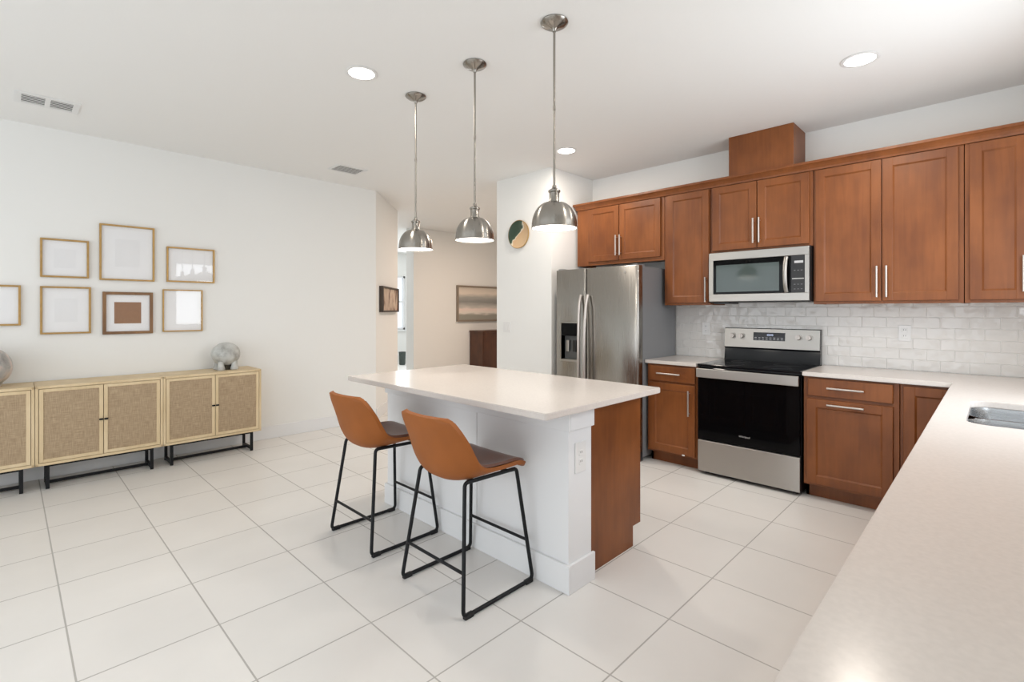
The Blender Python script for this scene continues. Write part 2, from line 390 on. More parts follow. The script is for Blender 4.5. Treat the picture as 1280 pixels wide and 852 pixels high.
# ------------------------------------------------------------------ mesh helpers
class MB:
    """collects shapes into one mesh; a material slot per material used"""

    def __init__(self):
        self.bm = bmesh.new()
        self.mats = []

    def _slot(self, m):
        if m is None:
            return 0
        if m not in self.mats:
            self.mats.append(m)
        return self.mats.index(m)

    def _merge(self, tmp, m, mat=None, smooth=True):
        idx = self._slot(m)
        for f in tmp.faces:
            f.material_index = idx
            f.smooth = smooth
        if mat is not None:
            bmesh.ops.transform(tmp, matrix=mat, verts=tmp.verts)
        me = bpy.data.meshes.new('tmp')
        tmp.to_mesh(me); tmp.free()
        self.bm.from_mesh(me)
        bpy.data.meshes.remove(me)

    def box(self, x0, x1, y0, y1, z0, z1, m=None, bev=0.0, seg=2, mat=None):
        t = bmesh.new()
        bmesh.ops.create_cube(t, size=1.0)
        for v in t.verts:
            v.co = Vector(((x0 + x1) / 2 + v.co.x * (x1 - x0), (y0 + y1) / 2 + v.co.y * (y1 - y0), (z0 + z1) / 2 + v.co.z * (z1 - z0)))
        if bev > 0:
            bmesh.ops.bevel(t, geom=t.edges[:] + t.verts[:], offset=bev, segments=seg, affect='EDGES', profile=0.5)
        self._merge(t, m, mat, smooth=False)
        return self

    def cyl(self, p0, p1, r, m=None, n=24, r2=None, bev=0.0):
        p0, p1 = Vector(p0), Vector(p1)
        d = p1 - p0
        t = bmesh.new()
        bmesh.ops.create_cone(t, cap_ends=True, segments=n, radius1=r, radius2=r if r2 is None else r2, depth=d.length)
        if bev > 0:
            bmesh.ops.bevel(t, geom=[e for e in t.edges if e.is_boundary or len(e.link_faces) == 2 and any(len(f.verts) > 4 for f in e.link_faces)], offset=bev, segments=2, affect='EDGES')
        rot = Vector((0, 0, 1)).rotation_difference(d.normalized()).to_matrix().to_4x4()
        self._merge(t, m, Matrix.Translation((p0 + p1) / 2) @ rot)
        return self

    def lathe(self, prof, m=None, n=48, mat=None, cap0=False, cap1=False):
        t = bmesh.new()
        rings = []
        for r, z in prof:
            if r < 1e-6:
                rings.append([t.verts.new((0, 0, z))])
            else:
                rings.append([t.verts.new((r * cos(2 * pi * k / n), r * sin(2 * pi * k / n), z)) for k in range(n)])
        for a, b in zip(rings[:-1], rings[1:]):
            for k in range(n):
                k2 = (k + 1) % n
                if len(a) == 1 and len(b) > 1:
                    t.faces.new((a[0], b[k], b[k2]))
                elif len(b) == 1 and len(a) > 1:
                    t.faces.new((a[k], b[0], a[k2]))
                elif len(a) > 1:
                    t.faces.new((a[k], b[k], b[k2], a[k2]))
        bmesh.ops.recalc_face_normals(t, faces=t.faces)
        self._merge(t, m, mat)
        return self

    def tube(self, pts, r, m=None, n=12, fillet=0.0, fseg=6, closed=False, caps=True, flat=1.0):
        pts = [Vector(p) for p in pts]
        path = []
        N = len(pts)
        for i, p in enumerate(pts):
            if fillet > 0 and (closed or 0 < i < N - 1):
                a, b = pts[i - 1], pts[(i + 1) % N]
                da, db = (a - p), (b - p)
                la, lb = da.length, db.length
                f = min(fillet, la * 0.48, lb * 0.48)
                q0, q1 = p + da / la * f, p + db / lb * f
                for k in range(fseg + 1):
                    u = k / fseg
                    path.append(q0 * (1 - u) ** 2 + p * 2 * u * (1 - u) + q1 * u * u)
            else:
                path.append(p)
        t = bmesh.new()
        rings = []
        L = len(path)
        prevx = None
        for i, p in enumerate(path):
            if closed:
                d = (path[(i + 1) % L] - path[i - 1]).normalized()
            else:
                d = (path[min(i + 1, L - 1)] - path[max(i - 1, 0)]).normalized()
            if prevx is None:
                ref = Vector((0, 0, 1)) if abs(d.z) < 0.9 else Vector((1, 0, 0))
                x = d.cross(ref).normalized()
            else:
                x = (prevx - d * prevx.dot(d)).normalized()
            prevx = x
            y = d.cross(x)
            rings.append([t.verts.new(p + (x * cos(2 * pi * k / n) * flat + y * sin(2 * pi * k / n)) * r) for k in range(n)])
        pairs = list(zip(rings[:-1], rings[1:]))
        if closed:
            pairs.append((rings[-1], rings[0]))
        for a, b in pairs:
            for k in range(n):
                t.faces.new((a[k], a[(k + 1) % n], b[(k + 1) % n], b[k]))
        if caps and not closed:
            t.faces.new(rings[0][::-1]); t.faces.new(rings[-1])
        bmesh.ops.recalc_face_normals(t, faces=t.faces)
        self._merge(t, m)
        return self

    def prism(self, poly, axis, a0, a1, m=None, bev=0.0, mat=None):
        """extrude a 2-D outline: axis 'z' -> (x,y), 'x' -> (y,z), 'y' -> (x,z)"""
        def P(u, v, w):
            return {'z': (u, v, w), 'x': (w, u, v), 'y': (u, w, v)}[axis]
        t = bmesh.new()
        lo = [t.verts.new(P(u, v, a0)) for u, v in poly]
        hi = [t.verts.new(P(u, v, a1)) for u, v in poly]
        t.faces.new(lo); t.faces.new(hi)
        n = len(poly)
        for k in range(n):
            t.faces.new((lo[k], lo[(k + 1) % n], hi[(k + 1) % n], hi[k]))
        bmesh.ops.recalc_face_normals(t, faces=t.faces)
        if bev > 0:
            bmesh.ops.bevel(t, geom=t.edges[:], offset=bev, segments=2, affect='EDGES')
        self._merge(t, m, mat, smooth=False)
        return self

    def grid(self, fn, nu, nv, m=None, closed_u=False):
        t = bmesh.new()
        vs = [[t.verts.new(fn(i / nu, j / nv)) for j in range(nv + 1)] for i in range(nu if closed_u else nu + 1)]
        R = len(vs)
        for i in range(R if closed_u else R - 1):
            for j in range(nv):
                t.faces.new((vs[i][j], vs[(i + 1) % R][j], vs[(i + 1) % R][j + 1], vs[i][j + 1]))
        bmesh.ops.recalc_face_normals(t, faces=t.faces)
        self._merge(t, m)
        return self

    def shell(self, fn, fn2, nu, nv, m=None):
        """closed slab between two surfaces"""
        t = bmesh.new()
        A = [[t.verts.new(fn(i / nu, j / nv)) for j in range(nv + 1)] for i in range(nu + 1)]
        B = [[t.verts.new(fn2(i / nu, j / nv)) for j in range(nv + 1)] for i in range(nu + 1)]
        for i in range(nu):
            for j in range(nv):
                t.faces.new((A[i][j], A[i + 1][j], A[i + 1][j + 1], A[i][j + 1]))
                t.faces.new((B[i][j], B[i][j + 1], B[i + 1][j + 1], B[i + 1][j]))
        for i in range(nu):
            t.faces.new((A[i][0], B[i][0], B[i + 1][0], A[i + 1][0]))
            t.faces.new((A[i][nv], A[i + 1][nv], B[i + 1][nv], B[i][nv]))
        for j in range(nv):
            t.faces.new((A[0][j], A[0][j + 1], B[0][j + 1], B[0][j]))
            t.faces.new((A[nu][j], B[nu][j], B[nu][j + 1], A[nu][j + 1]))
        bmesh.ops.recalc_face_normals(t, faces=t.faces)
        self._merge(t, m)
        return self

    def build(self, name, mat=None, parent=None, smooth=True, angle=35):
        me = bpy.data.meshes.new(name)
        flags = [f.smooth for f in self.bm.faces]
        self.bm.to_mesh(me); self.bm.free()
        if self.mats:
            for mm in self.mats:
                me.materials.append(mm)
        elif mat:
            me.materials.append(mat)
        if smooth and len(me.polygons):
            me.set_sharp_from_angle(angle=radians(angle))
            me.polygons.foreach_set('use_smooth', flags)
        o = bpy.data.objects.new(name, me)
        COL.objects.link(o)
        if parent:
            o.parent = parent
        return o


def tag(o, label, cat, group=None):
    o['label'] = label; o['category'] = cat
    if group:
        o['group'] = group
    return o


def thing(name, label, cat, loc=(0, 0, 0), rz=0.0, group=None):
    o = bpy.data.objects.new(name, None)
    o.empty_display_size = 0.1
    COL.objects.link(o)
    o.location = loc; o.rotation_euler = (0, 0, rz)
    return tag(o, label, cat, group)


def struct(o):
    o['kind'] = 'structure'
    return o


def sbox(name, x0, x1, y0, y1, z0, z1, m, bev=0.0):
    return struct(MB().box(x0, x1, y0, y1, z0, z1, bev=bev).build(name, m))


def dup(root, loc=None, rz=None, label=None):
    r = root.copy(); COL.objects.link(r)
    if loc is not None: r.location = loc
    if rz is not None: r.rotation_euler = (0, 0, rz)
    if label: r['label'] = label
    for ch in list(root.children):
        c = ch.copy(); COL.objects.link(c); c.parent = r
        for g in list(ch.children):
            d = g.copy(); COL.objects.link(d); d.parent = c
    return r


# ------------------------------------------------------------------ setting
ZC = 2.84
XW = 4.67      # cabinet wall
YL = 5.50      # credenza wall
YB = -0.46     # sink window wall
XR = -3.2      # wall behind the camera
sbox('floor', XR, 10.2, YB, 11.3, -0.10, 0.0, M_FLOOR)
sbox('ceiling', XR, 10.2, YB, 11.3, ZC, ZC + 0.12, M_CEIL)
sbox('wall_right', XW, XW + 0.13, YB, 3.285, 0, ZC, M_WALL)
sbox('wall_left', XR, 3.2, YL, YL + 0.13, 0, ZC, M_WALL)
sbox('wall_center', 3.94, 8.6, 3.285, 4.10, 0, ZC, M_WALL)
# angled hall wall at 45 degrees from the end of the credenza wall
D1 = 0.866
ang = struct(MB().prism([(3.2, 5.5), (3.2 + D1, 5.5 + D1), (3.2 + D1 - 0.09, 5.5 + D1 + 0.09), (3.12, 5.63)], 'z', 0, ZC).build('wall_hall', M_WALL))
sbox('wall_back', 5.07, 8.6, 7.42, 7.65, 0, ZC, M_WALL)
sbox('wall_east', 8.6, 8.73, 3.285, 11.3, 0, ZC, M_WALL)
# far room behind the hall: wall with a window
WX0, WX1, WZ0, WZ1 = 6.50, 7.262, 0.86, 2.25
far = MB()
far.box(1.5, WX0, 11.0, 11.13, 0, ZC).box(WX1, 8.6, 11.0, 11.13, 0, ZC)
far.box(WX0, WX1, 11.0, 11.13, 0, WZ0).box(WX0, WX1, 11.0, 11.13, WZ1, ZC)
struct(far.build('wall_far', M_WALL))
sbox('wall_west', 1.5, 1.63, 5.63, 11.0, 0, ZC, M_WALL)
w1 = MB()
w1.box(WX0, WX0 + 0.05, 11.02, 11.09, WZ0, WZ1).box(WX1 - 0.05, WX1, 11.02, 11.09, WZ0, WZ1)
w1.box(WX0, WX1, 11.02, 11.09, WZ0, WZ0 + 0.05).box(WX0, WX1, 11.02, 11.09, WZ1 - 0.05, WZ1)
w1.box(WX0, WX1, 11.03, 11.08, 1.56, 1.61)
w1 = struct(w1.build('window_1', M_TRIM))
MB().box(WX0 + 0.05, WX1 - 0.05, 11.05, 11.056, WZ0 + 0.05, WZ1 - 0.05).build('pane', M_GLASS, w1)
MB().box(WX0 - 0.04, WX1 + 0.04, 10.93, 11.03, WZ0 - 0.03, WZ0, bev=0.004).build('window_sill', M_TRIM, w1)


# wall with an opening helper (wall in the XZ plane)
def wall_openings_xz(name, x0, x1, y0, y1, ops):
    w = MB()
    xs = x0
    for a, b, z0, z1 in ops:
        w.box(xs, a, y0, y1, 0, ZC)
        if z0 > 0: w.box(a, b, y0, y1, 0, z0)
        w.box(a, b, y0, y1, z1, ZC)
        xs = b
    w.box(xs, x1, y0, y1, 0, ZC)
    return struct(w.build(name, M_WALL))


wall_openings_xz('wall_front', XR, XW + 0.13, YB - 0.13, YB, [(-2.85, -0.55, 0.15, 2.42), (2.28, 3.68, 1.07, 2.29)])
w2 = MB()
for a, b in ((2.28, 2.33), (3.63, 3.68), (2.955, 3.005)):
    w2.box(a, b, YB - 0.10, YB - 0.05, 1.07, 2.29)
w2.box(2.28, 3.68, YB - 0.10, YB - 0.05, 1.07, 1.12).box(2.28, 3.68, YB - 0.10, YB - 0.05, 2.24, 2.29)
w2 = struct(w2.build('window_2', M_TRIM))
MB().box(2.33, 3.63, YB - 0.08, YB - 0.075, 1.12, 2.24).build('pane', M_GLASS, w2)
w3 = MB()
for a, b in ((-2.85, -2.79), (-0.61, -0.55), (-1.73, -1.67)):
    w3.box(a, b, YB - 0.10, YB - 0.05, 0.15, 2.42)
w3.box(-2.85, -0.55, YB - 0.10, YB - 0.05, 0.15, 0.21).box(-2.85, -0.55, YB - 0.10, YB - 0.05, 2.36, 2.42)
struct(w3.build('added_window_3', M_TRIM))  # unseen side window, added as another light source
# unseen glazed doors behind the camera, added for soft fill light
wr = MB()
wr.box(XR - 0.13, XR, YB, 0.35, 0, ZC).box(XR - 0.13, XR, 4.85, YL + 0.13, 0, ZC).box(XR - 0.13, XR, 0.35, 4.85, 2.42, ZC)
struct(wr.build('wall_rear', M_WALL))
d1 = MB()
for y in (0.35, 1.44, 2.56, 3.69, 4.79):
    d1.box(XR - 0.09, XR - 0.03, y, y + 0.06, 0, 2.42)
d1.box(XR - 0.09, XR - 0.03, 0.35, 4.85, 2.36, 2.42).box(XR - 0.09, XR - 0.03, 0.35, 4.85, 0, 0.06)
struct(d1.build('added_door_1', M_TRIM))


# baseboards
def board(name, x0, x1, y0, y1, h=0.135):
    return sbox(name, x0, x1, y0, y1, 0, h, M_TRIM, 0.004)


board('baseboard_left', XR, 3.2, YL - 0.015, YL)
board('baseboard_center', 3.925, 3.94, 3.285, 4.10)
board('baseboard_back', 5.07, 8.6, 7.405, 7.42)
bh = MB().prism([(3.2, 5.5), (3.2 + D1, 5.5 + D1), (3.211 + D1, 5.489 + D1), (3.206, 5.485)], 'z', 0, 0.135)
struct(bh.build('baseboard_hall', M_TRIM))

# ------------------------------------------------------------------ cabinets
# local frame: x = viewer's left to right, y = depth into the cabinet (front face frame at y = 0), z up
DT = 0.020  # door thickness


def shaker(mb, x0, x1, z0, z1, rail=0.058, rec=0.009, t=DT):
    """framed door: stiles, rails and a recessed panel with a bevelled inner edge"""
    y0, y1 = -t, -0.001
    b = 0.0022
    mb.box(x0, x0 + rail, y0, y1, z0, z1, bev=b).box(x1 - rail, x1, y0, y1, z0, z1, bev=b)
    mb.box(x0 + rail - 0.001, x1 - rail + 0.001, y0, y1, z0, z0 + rail, bev=b).box(x0 + rail - 0.001, x1 - rail + 0.001, y0, y1, z1 - rail, z1, bev=b)
    mb.box(x0 + rail - 0.003, x1 - rail + 0.003, y0 + rec, y1, z0 + rail - 0.003, z1 - rail + 0.003)
    # sloped inner moulding
    s = 0.010
    for (ax0, ax1) in ((x0 + rail, 1), (x1 - rail, -1)):
        mb.prism([(ax0, y0 + 0.002), (ax0, y0 + rec + 0.001), (ax0 + s * ax1, y0 + rec + 0.001)], 'z', z0 + rail, z1 - rail)
    for (az, d) in ((z0 + rail, 1), (z1 - rail, -1)):
        mb.prism([(y0 + 0.002, az), (y0 + rec + 0.001, az), (y0 + rec + 0.001, az + s * d)], 'x', x0 + rail, x1 - rail)
    return mb


def bar_handle(parent, x, z, length, vertical=True):
    r = 0.0072
    off = -DT - 0.030
    h = length / 2
    mb = MB()
    if vertical:
        mb.cyl((x, off, z - h), (x, off, z + h), r, n=16, bev=0.001)
        for s in (-1, 1):
            mb.cyl((x, -DT + 0.001, z + s * (h - 0.022)), (x, off, z + s * (h - 0.022)), 0.0045, n=12)
    else:
        mb.cyl((x - h, off, z), (x + h, off, z), r, n=16, bev=0.001)
        for s in (-1, 1):
            mb.cyl((x + s * (h - 0.022), -DT + 0.001, z), (x + s * (h - 0.022), off, z), 0.0045, n=12)
    o = mb.build('handle', M_CHROME, parent)
    o['label'] = 'brushed metal bar handle'
    return o


def cabinet(name, label, cat, loc, rz, w, depth, z0, z1, doors=(), drawers=(), toe=False, group=None, frame_l=None):
    """doors: (x0,x1,z0,z1,handle) with handle None or (x,z,len,vertical)"""
    t = thing(name, label, cat, loc, rz, group)
    b = MB()
    if toe:
        b.box(0, w, 0, depth, 0.10, z1, bev=0.0015)
        b.box(0.0, 0.018, 0.075, depth, 0, 0.10).box(w - 0.018, w, 0.075, depth, 0, 0.10)
    else:
        b.box(0.0005, w - 0.0005, 0.019, depth, z0 + 0.02, z1 - 0.0005, bev=0.0015)
        # side skirts and face frame that hang below the recessed bottom
        b.box(0, 0.018, 0.019, depth, z0, z0 + 0.03).box(w - 0.018, w, 0.019, depth, z0, z0 + 0.03).box(0, w, 0, 0.02, z0, z1, bev=0.0015)
    b.build('body', M_WOOD, t)
    if toe:
        MB().box(0.0, w, 0.075, 0.09, 0, 0.10).build('toe_kick', M_WOOD, t)
    for (a, c, d, e, h) in doors:
        o = shaker(MB(), a, c, d, e).build('door', M_WOOD, t)
        if h: bar_handle(o, *h)
    for (a, c, d, e, h) in drawers:
        o = MB().box(a, c, -DT, -0.001, d, e, bev=0.004).build('drawer', M_WOOD, t)
        if h: bar_handle(o, *h)
    return t


XU = 4.34
RU = -pi / 2
DU = XW - XU - 0.002


def upper(name, label, y0, y1, z0, doors, group='upper wall cabinets'):
    """y0 = viewer-left edge (larger Y); door y values are world Y"""
    dl = []
    for (a, b, c, d, h) in doors:
        hh = None if h is None else (y0 - h[0], h[1], h[2], h[3])
        dl.append((y0 - a, y0 - b, c, d, hh))
    return cabinet(name, label, 'cabinet', (XU, y0, 0), RU, y0 - y1, DU, z0, 2.44, doors=dl, group=group)


upper('wall_cabinet', 'short brown two-door wall cabinet above the refrigerator', 3.25, 2.233, 1.832,
      [(3.098, 2.722, 1.868, 2.425, (2.742, 2.015, 0.205, True)), (2.714, 2.268, 1.868, 2.425, (2.695, 2.015, 0.205, True))])
upper('wall_cabinet', 'narrow tall single-door brown wall cabinet between refrigerator and microwave', 2.229, 1.797, 1.405,
      [(2.198, 1.806, 1.425, 2.425, (1.826, 1.54, 0.22, True))])
upper('wall_cabinet', 'short brown two-door wall cabinet directly above the microwave', 1.793, 1.003, 1.856,
      [(1.772, 1.409, 1.874, 2.425, (1.428, 2.015, 0.205, True)), (1.401, 1.026, 1.874, 2.425, (1.382, 2.015, 0.205, True))])
upper('wall_cabinet', 'tall wide two-door brown wall cabinet right of the microwave', 0.999, 0.146, 1.405,
      [(0.984, 0.578, 1.425, 2.425, (0.600, 1.56, 0.22, True)), (0.570, 0.172, 1.425, 2.425, (0.545, 1.56, 0.22, True))])
upper('wall_cabinet', 'tall single-door brown wall cabinet cut by the right picture edge', 0.142, -0.455, 1.405,
      [(0.118, -0.150, 1.425, 2.425, (-0.122, 1.58, 0.22, True))])

# crown moulding: one continuous run
cr = MB()
prof = [(0.0, 2.432), (-0.012, 2.432), (-0.016, 2.446), (-0.026, 2.462), (-0.040, 2.476), (-0.046, 2.480), (-0.046, 2.498), (0.0, 2.498)]
n = len(prof)
t_ = bmesh.new()
st = []
for (yy, xoff) in ((3.25 + 0.0, 0.0), (-0.455, 0.0)):
    st.append([t_.verts.new((XU + u - 0.002, yy + (-u * 0.6 if yy > 1 else 0), v)) for u, v in prof])
t_.faces.new(st[0]); t_.faces.new(st[1])
for k in range(n):
    t_.faces.new((st[0][k], st[0][(k + 1) % n], st[1][(k + 1) % n], st[1][k]))
bmesh.ops.recalc_face_normals(t_, faces=t_.faces)
cr._merge(t_, None, smooth=False)
cr.box(XU, XW - 0.002, 3.24, 3.258, 2.442, 2.498)
cr.box(XU, XW - 0.002, -0.455, 3.24, 2.442, 2.452)
tag(cr.build('crown_molding', M_WOOD), 'long brown crown moulding along the top of the wall cabinets', 'moulding')

# duct cover box up to the ceiling
dc = MB()
dc.box(4.335, 4.353, 1.137, 1.637, 2.50, ZC - 0.001, bev=0.001)
dc.box(4.353, XW - 0.002, 1.137, 1.152, 2.4525, ZC - 0.001).box(4.353, XW - 0.002, 1.622, 1.637, 2.4525, ZC - 0.001)
dc.box(4.353, XW - 0.002, 1.152, 1.622, 2.4525, 2.465)
tag(dc.build('duct_cover', M_WOOD), 'brown wooden duct cover box between the cabinets and ceiling', 'duct cover')

# base cabinets
XB = 4.062
DB = XW - XB - 0.002
ZB = 0.882


def base(name, label, y0, y1, doors, drawers, group='base cabinets'):
    conv = lambda L: [(y0 - a, y0 - b, c, d, None if h is None else (y0 - h[0], h[1], h[2], h[3])) for (a, b, c, d, h) in L]
    return cabinet(name, label, 'cabinet', (XB, y0, 0), RU, y0 - y1, DB, 0, ZB, conv(doors), conv(drawers), toe=True, group=group)


base('base_cabinet', 'brown base cabinet with one drawer and door between refrigerator and range', 2.252, 1.790,
     [(2.228, 1.806, 0.118, 0.718, (1.852, 0.568, 0.215, True))], [(2.228, 1.806, 0.735, 0.868, (2.035, 0.803, 0.215, False))])
_b1 = [o for o in bpy.data.objects if o.get('label', '').startswith('brown base cabinet with one drawer')][0]
MB().box(0.335, 0.358, -0.026, -0.020, 0.112, 0.124, bev=0.002).build('bumper', M_WHITEPL, _b1)
b2 = base('base_cabinet', 'brown base cabinet right of the range with two stacked horizontal handles', 0.998, 0.446,
     [(0.975, 0.478, 0.118, 0.722, (0.738, 0.692, 0.215, False))], [(0.968, 0.478, 0.745, 0.870, (0.738, 0.810, 0.215, False))])
base('base_cabinet', 'brown corner base cabinet partly hidden behind the near right countertop', 0.442, 0.166,
     [(0.424, 0.175, 0.118, 0.868, None)], [])
# run under the sink counter, facing into the kitchen
for i, (xr_, w_) in enumerate(((3.95, 0.60), (3.345, 0.76), (2.58, 0.60), (1.975, 0.60), (1.37, 0.60))):
    hs = w_ / 2
    dd = [(0.02, hs - 0.003, 0.118, 0.718, (hs - 0.04, 0.58, 0.215, True)), (hs + 0.003, w_ - 0.02, 0.118, 0.718, (hs + 0.04, 0.58, 0.215, True))]
    if i != 1:
        dr = [(0.02, w_ - 0.02, 0.735, 0.868, (w_ / 2, 0.803, 0.215, False))]
    else:
        dr = [(0.02, w_ - 0.02, 0.735, 0.868, None)]
    if i == 1:
        # sink base: open top so the bowls can hang inside
        t = thing('sink_base_cabinet', 'brown two-door base cabinet under the steel sink', 'cabinet', (xr_, 0.160, 0), pi, 'base cabinets')
        b = MB().box(0, 0.018, 0, 0.60, 0, ZB).box(w_ - 0.018, w_, 0, 0.60, 0, ZB).box(0, w_, 0, 0.60, 0.10, 0.118).box(0, w_, 0.582, 0.60, 0.1, ZB).box(0, w_, 0, 0.018, 0.1, ZB)
        b.build('body', M_WOOD, t)
        MB().box(0.018, w_ - 0.018, 0.075, 0.09, 0, 0.10).build('toe_kick', M_WOOD, t)
        for (a, c, d, e, h) in dd:
            o = shaker(MB(), a, c, d, e).build('door', M_WOOD, t); bar_handle(o, *h)
        MB().box(0.02, w_ - 0.02, -DT, -0.001, 0.735, 0.868, bev=0.004).build('drawer', M_WOOD, t)
    else:
        lab = ['brown drawer-and-doors base cabinet at the corner under the sink counter', '', 'brown drawer-and-doors base cabinet on the camera side of the sink',
               'brown drawer-and-doors base cabinet in the middle under the near counter', 'brown drawer-and-doors base cabinet at the near counter end'][i]
        cabinet('base_cabinet', lab, 'cabinet', (xr_, 0.160, 0), pi, w_, 0.60, 0, ZB, dd, dr, toe=True, group='base cabinets')

# ------------------------------------------------------------------ countertops
ZT0, ZT = 0.884, 0.914


def rounded_rect(x0, x1, y0, y1, r, n=8):
    pts = []
    for cx, cy, a in ((x1 - r, y1 - r, 0), (x0 + r, y1 - r, pi / 2), (x0 + r, y0 + r, pi), (x1 - r, y0 + r, 3 * pi / 2)):
        for k in range(n + 1):
            q = a + pi / 2 * k / n
            pts.append((cx + r * cos(q), cy + r * sin(q)))
    return pts


def slab_with_holes(outline, holes, z0, z1, bev=0.003):
    """flat slab with cut-outs, filled by triangulation"""
    from mathutils.geometry import tessellate_polygon
    t = bmesh.new()
    loops = [outline] + holes
    flat = [t.verts.new((x, y, z1)) for lp in loops for x, y in lp]
    for tri in tessellate_polygon([[Vector((x, y, 0)) for x, y in lp] for lp in loops]):
        try:
            t.faces.new([flat[i] for i in tri])
        except ValueError:
            pass
    bmesh.ops.recalc_face_normals(t, faces=t.faces)
    top = t.faces[:]
    if top[0].normal.z < 0:
        bmesh.ops.reverse_faces(t, faces=top)
    r = bmesh.ops.extrude_face_region(t, geom=top)
    nv = [g for g in r['geom'] if isinstance(g, bmesh.types.BMVert)]
    bmesh.ops.translate(t, verts=nv, vec=(0, 0, z0 - z1))
    bmesh.ops.recalc_face_normals(t, faces=t.faces)
    sharp = [e for e in t.edges if len(e.link_faces) == 2 and e.calc_face_angle(0) > 1.2 and abs(e.verts[0].co.z - e.verts[1].co.z) < 1e-6]
    bmesh.ops.bevel(t, geom=sharp, offset=bev, segments=2, affect='EDGES')
    return t


SX0, SX1, SY0, SY1 = 2.635, 3.325, -0.36, 0.085
hole = rounded_rect(SX0, SX1, SY0, SY1, 0.075)
outline = [(4.025, 1.000), (XW - 0.010, 1.000), (XW - 0.010, YB + 0.002), (0.45, YB + 0.002), (0.45, 0.190), (4.025, 0.190)]
mb = MB(); mb._merge(slab_with_holes(outline, [hole], ZT0, ZT), None, smooth=False)
tag(mb.build('countertop', M_QUARTZ), 'long white quartz countertop with the sink, filling the lower right corner', 'countertop')
tag(MB().box(4.025, XW - 0.010, 1.788, 2.262, ZT0, ZT, bev=0.003).build('countertop', M_QUARTZ), 'short white quartz countertop between the refrigerator and the range', 'countertop')
tag(MB().box(XW - 0.009, XW - 0.001, YB + 0.002, 2.275, ZT - 0.02, 1.44).build('backsplash', M_SPLASH), 'glossy white subway tile backsplash below the wall cabinets', 'backsplash')

# ------------------------------------------------------------------ sink
sk = thing('sink', 'stainless steel double-bowl sink set into the right countertop', 'sink', (0, 0, 0))
XM = (SX0 + SX1) / 2


def bowl(x0, x1, y0, y1, zt, zb):
    rings = []
    spec = [(0, zt), (0.004, zt - 0.02), (0.012, zb + 0.03), (0.03, zb + 0.006), (0.06, zb)]
    t = bmesh.new()
    for ins, z in spec:
        rings.append([t.verts.new((x, y, z)) for x, y in rounded_rect(x0 + ins, x1 - ins, y0 + ins, y1 - ins, max(0.07 - ins * 0.5, 0.02))])
    for a, b in zip(rings[:-1], rings[1:]):
        for k in range(len(a)):
            t.faces.new((a[k], a[(k + 1) % len(a)], b[(k + 1) % len(b)], b[k]))
    t.faces.new(rings[-1])
    # outer skin
    o = []
    for z in (zt, zb - 0.004):
        o.append([t.verts.new((x, y, z)) for x, y in rounded_rect(x0 - 0.004, x1 + 0.004, y0 - 0.004, y1 + 0.004, 0.075)])
    for k in range(len(o[0])):
        t.faces.new((o[0][k], o[0][(k + 1) % len(o[0])], o[1][(k + 1) % len(o[0])], o[1][k]))
        t.faces.new((rings[0][k], rings[0][(k + 1) % len(o[0])], o[0][(k + 1) % len(o[0])], o[0][k]))
    t.faces.new(o[1])
    bmesh.ops.recalc_face_normals(t, faces=t.faces)
    return t


for a, b in ((SX0 + 0.002, XM - 0.012), (XM + 0.012, SX1 - 0.002)):
    mb = MB(); mb._merge(bowl(a, b, SY0 + 0.002, SY1 - 0.002, 0.8835, 0.70), None)
    o = mb.build('bowl', M_SINK, sk)
    MB().lathe([(0, 0.003), (0.034, 0.003), (0.042, 0.001)], mat=Matrix.Translation(((a + b) / 2, (SY0 + SY1) / 2, 0.70))).build('drain', M_CHROME, o)
MB().tube([(XM, SY0 + 0.02, 0.872), (XM, SY1 - 0.02, 0.872)], 0.011, n=16).build('divider', M_SINK, sk)

# ------------------------------------------------------------------ range
rg = thing('range', 'stainless and black electric range with glass cooktop', 'stove', (4.045, 1.776, 0), RU)
W = 0.766
bd = MB()
bd.box(0.004, W - 0.004, 0.012, 0.60, 0.02, 0.895, M_BLKPLAS, bev=0.002)
bd.build('body', M_BLKPLAS, rg)
for fx in (0.05, W - 0.05):
    for fy in (0.06, 0.54):
        MB().cyl((fx, fy, 0), (fx, fy, 0.02), 0.018, n=16).build('foot', M_BLKPLAS, rg)
ct = MB().box(0.0, W, -0.022, 0.545, 0.895, 0.914, bev=0.004).build('cooktop', M_COOKGLASS, rg)
M_RING = plain('burner_print', (0.09, 0.09, 0.095, 1), 0.25)
for (bx, by, br_) in ((0.20, 0.13, 0.115), (0.57, 0.13, 0.095), (0.20, 0.40, 0.08), (0.57, 0.40, 0.105)):
    rgm = MB().lathe([(br_ - 0.004, 0.9142), (br_, 0.9142), (br_, 0.9146), (br_ - 0.004, 0.9146), (br_ - 0.004, 0.9142)], mat=Matrix.Translation((bx, by, 0)))
    rgm.build('burner', M_RING, rg)
door = MB()
door.box(0.004, W - 0.004, -0.020, 0.010, 0.293, 0.885, bev=0.005).build('oven_door', M_BLKGLASS, rg)
od = [o for o in rg.children if o.name.startswith('oven_door')][0]
M_OVENWIN = plain('oven_window', (0.0025, 0.0025, 0.003, 1), 0.04, spec=0.12)
MB().box(0.10, W - 0.10, -0.0208, -0.0195, 0.42, 0.70, bev=0.0005).build('oven_window', M_OVENWIN, od)
# wide flat handle across the top of the door, standing off on two end brackets
hb = MB().box(0.004, W - 0.004, -0.058, -0.044, 0.806, 0.880, bev=0.005)
hb.build('handle', M_STEELH, od)
for hx in (0.022, W - 0.022):
    MB().box(hx - 0.014, hx + 0.014, -0.045, -0.0195, 0.815, 0.872, bev=0.003).build('handle_bracket', M_BLKPLAS, od)
dw = MB().box(0.004, W - 0.004, -0.020, 0.010, 0.030, 0.284, bev=0.004).build('storage_drawer', M_STEELH, rg)
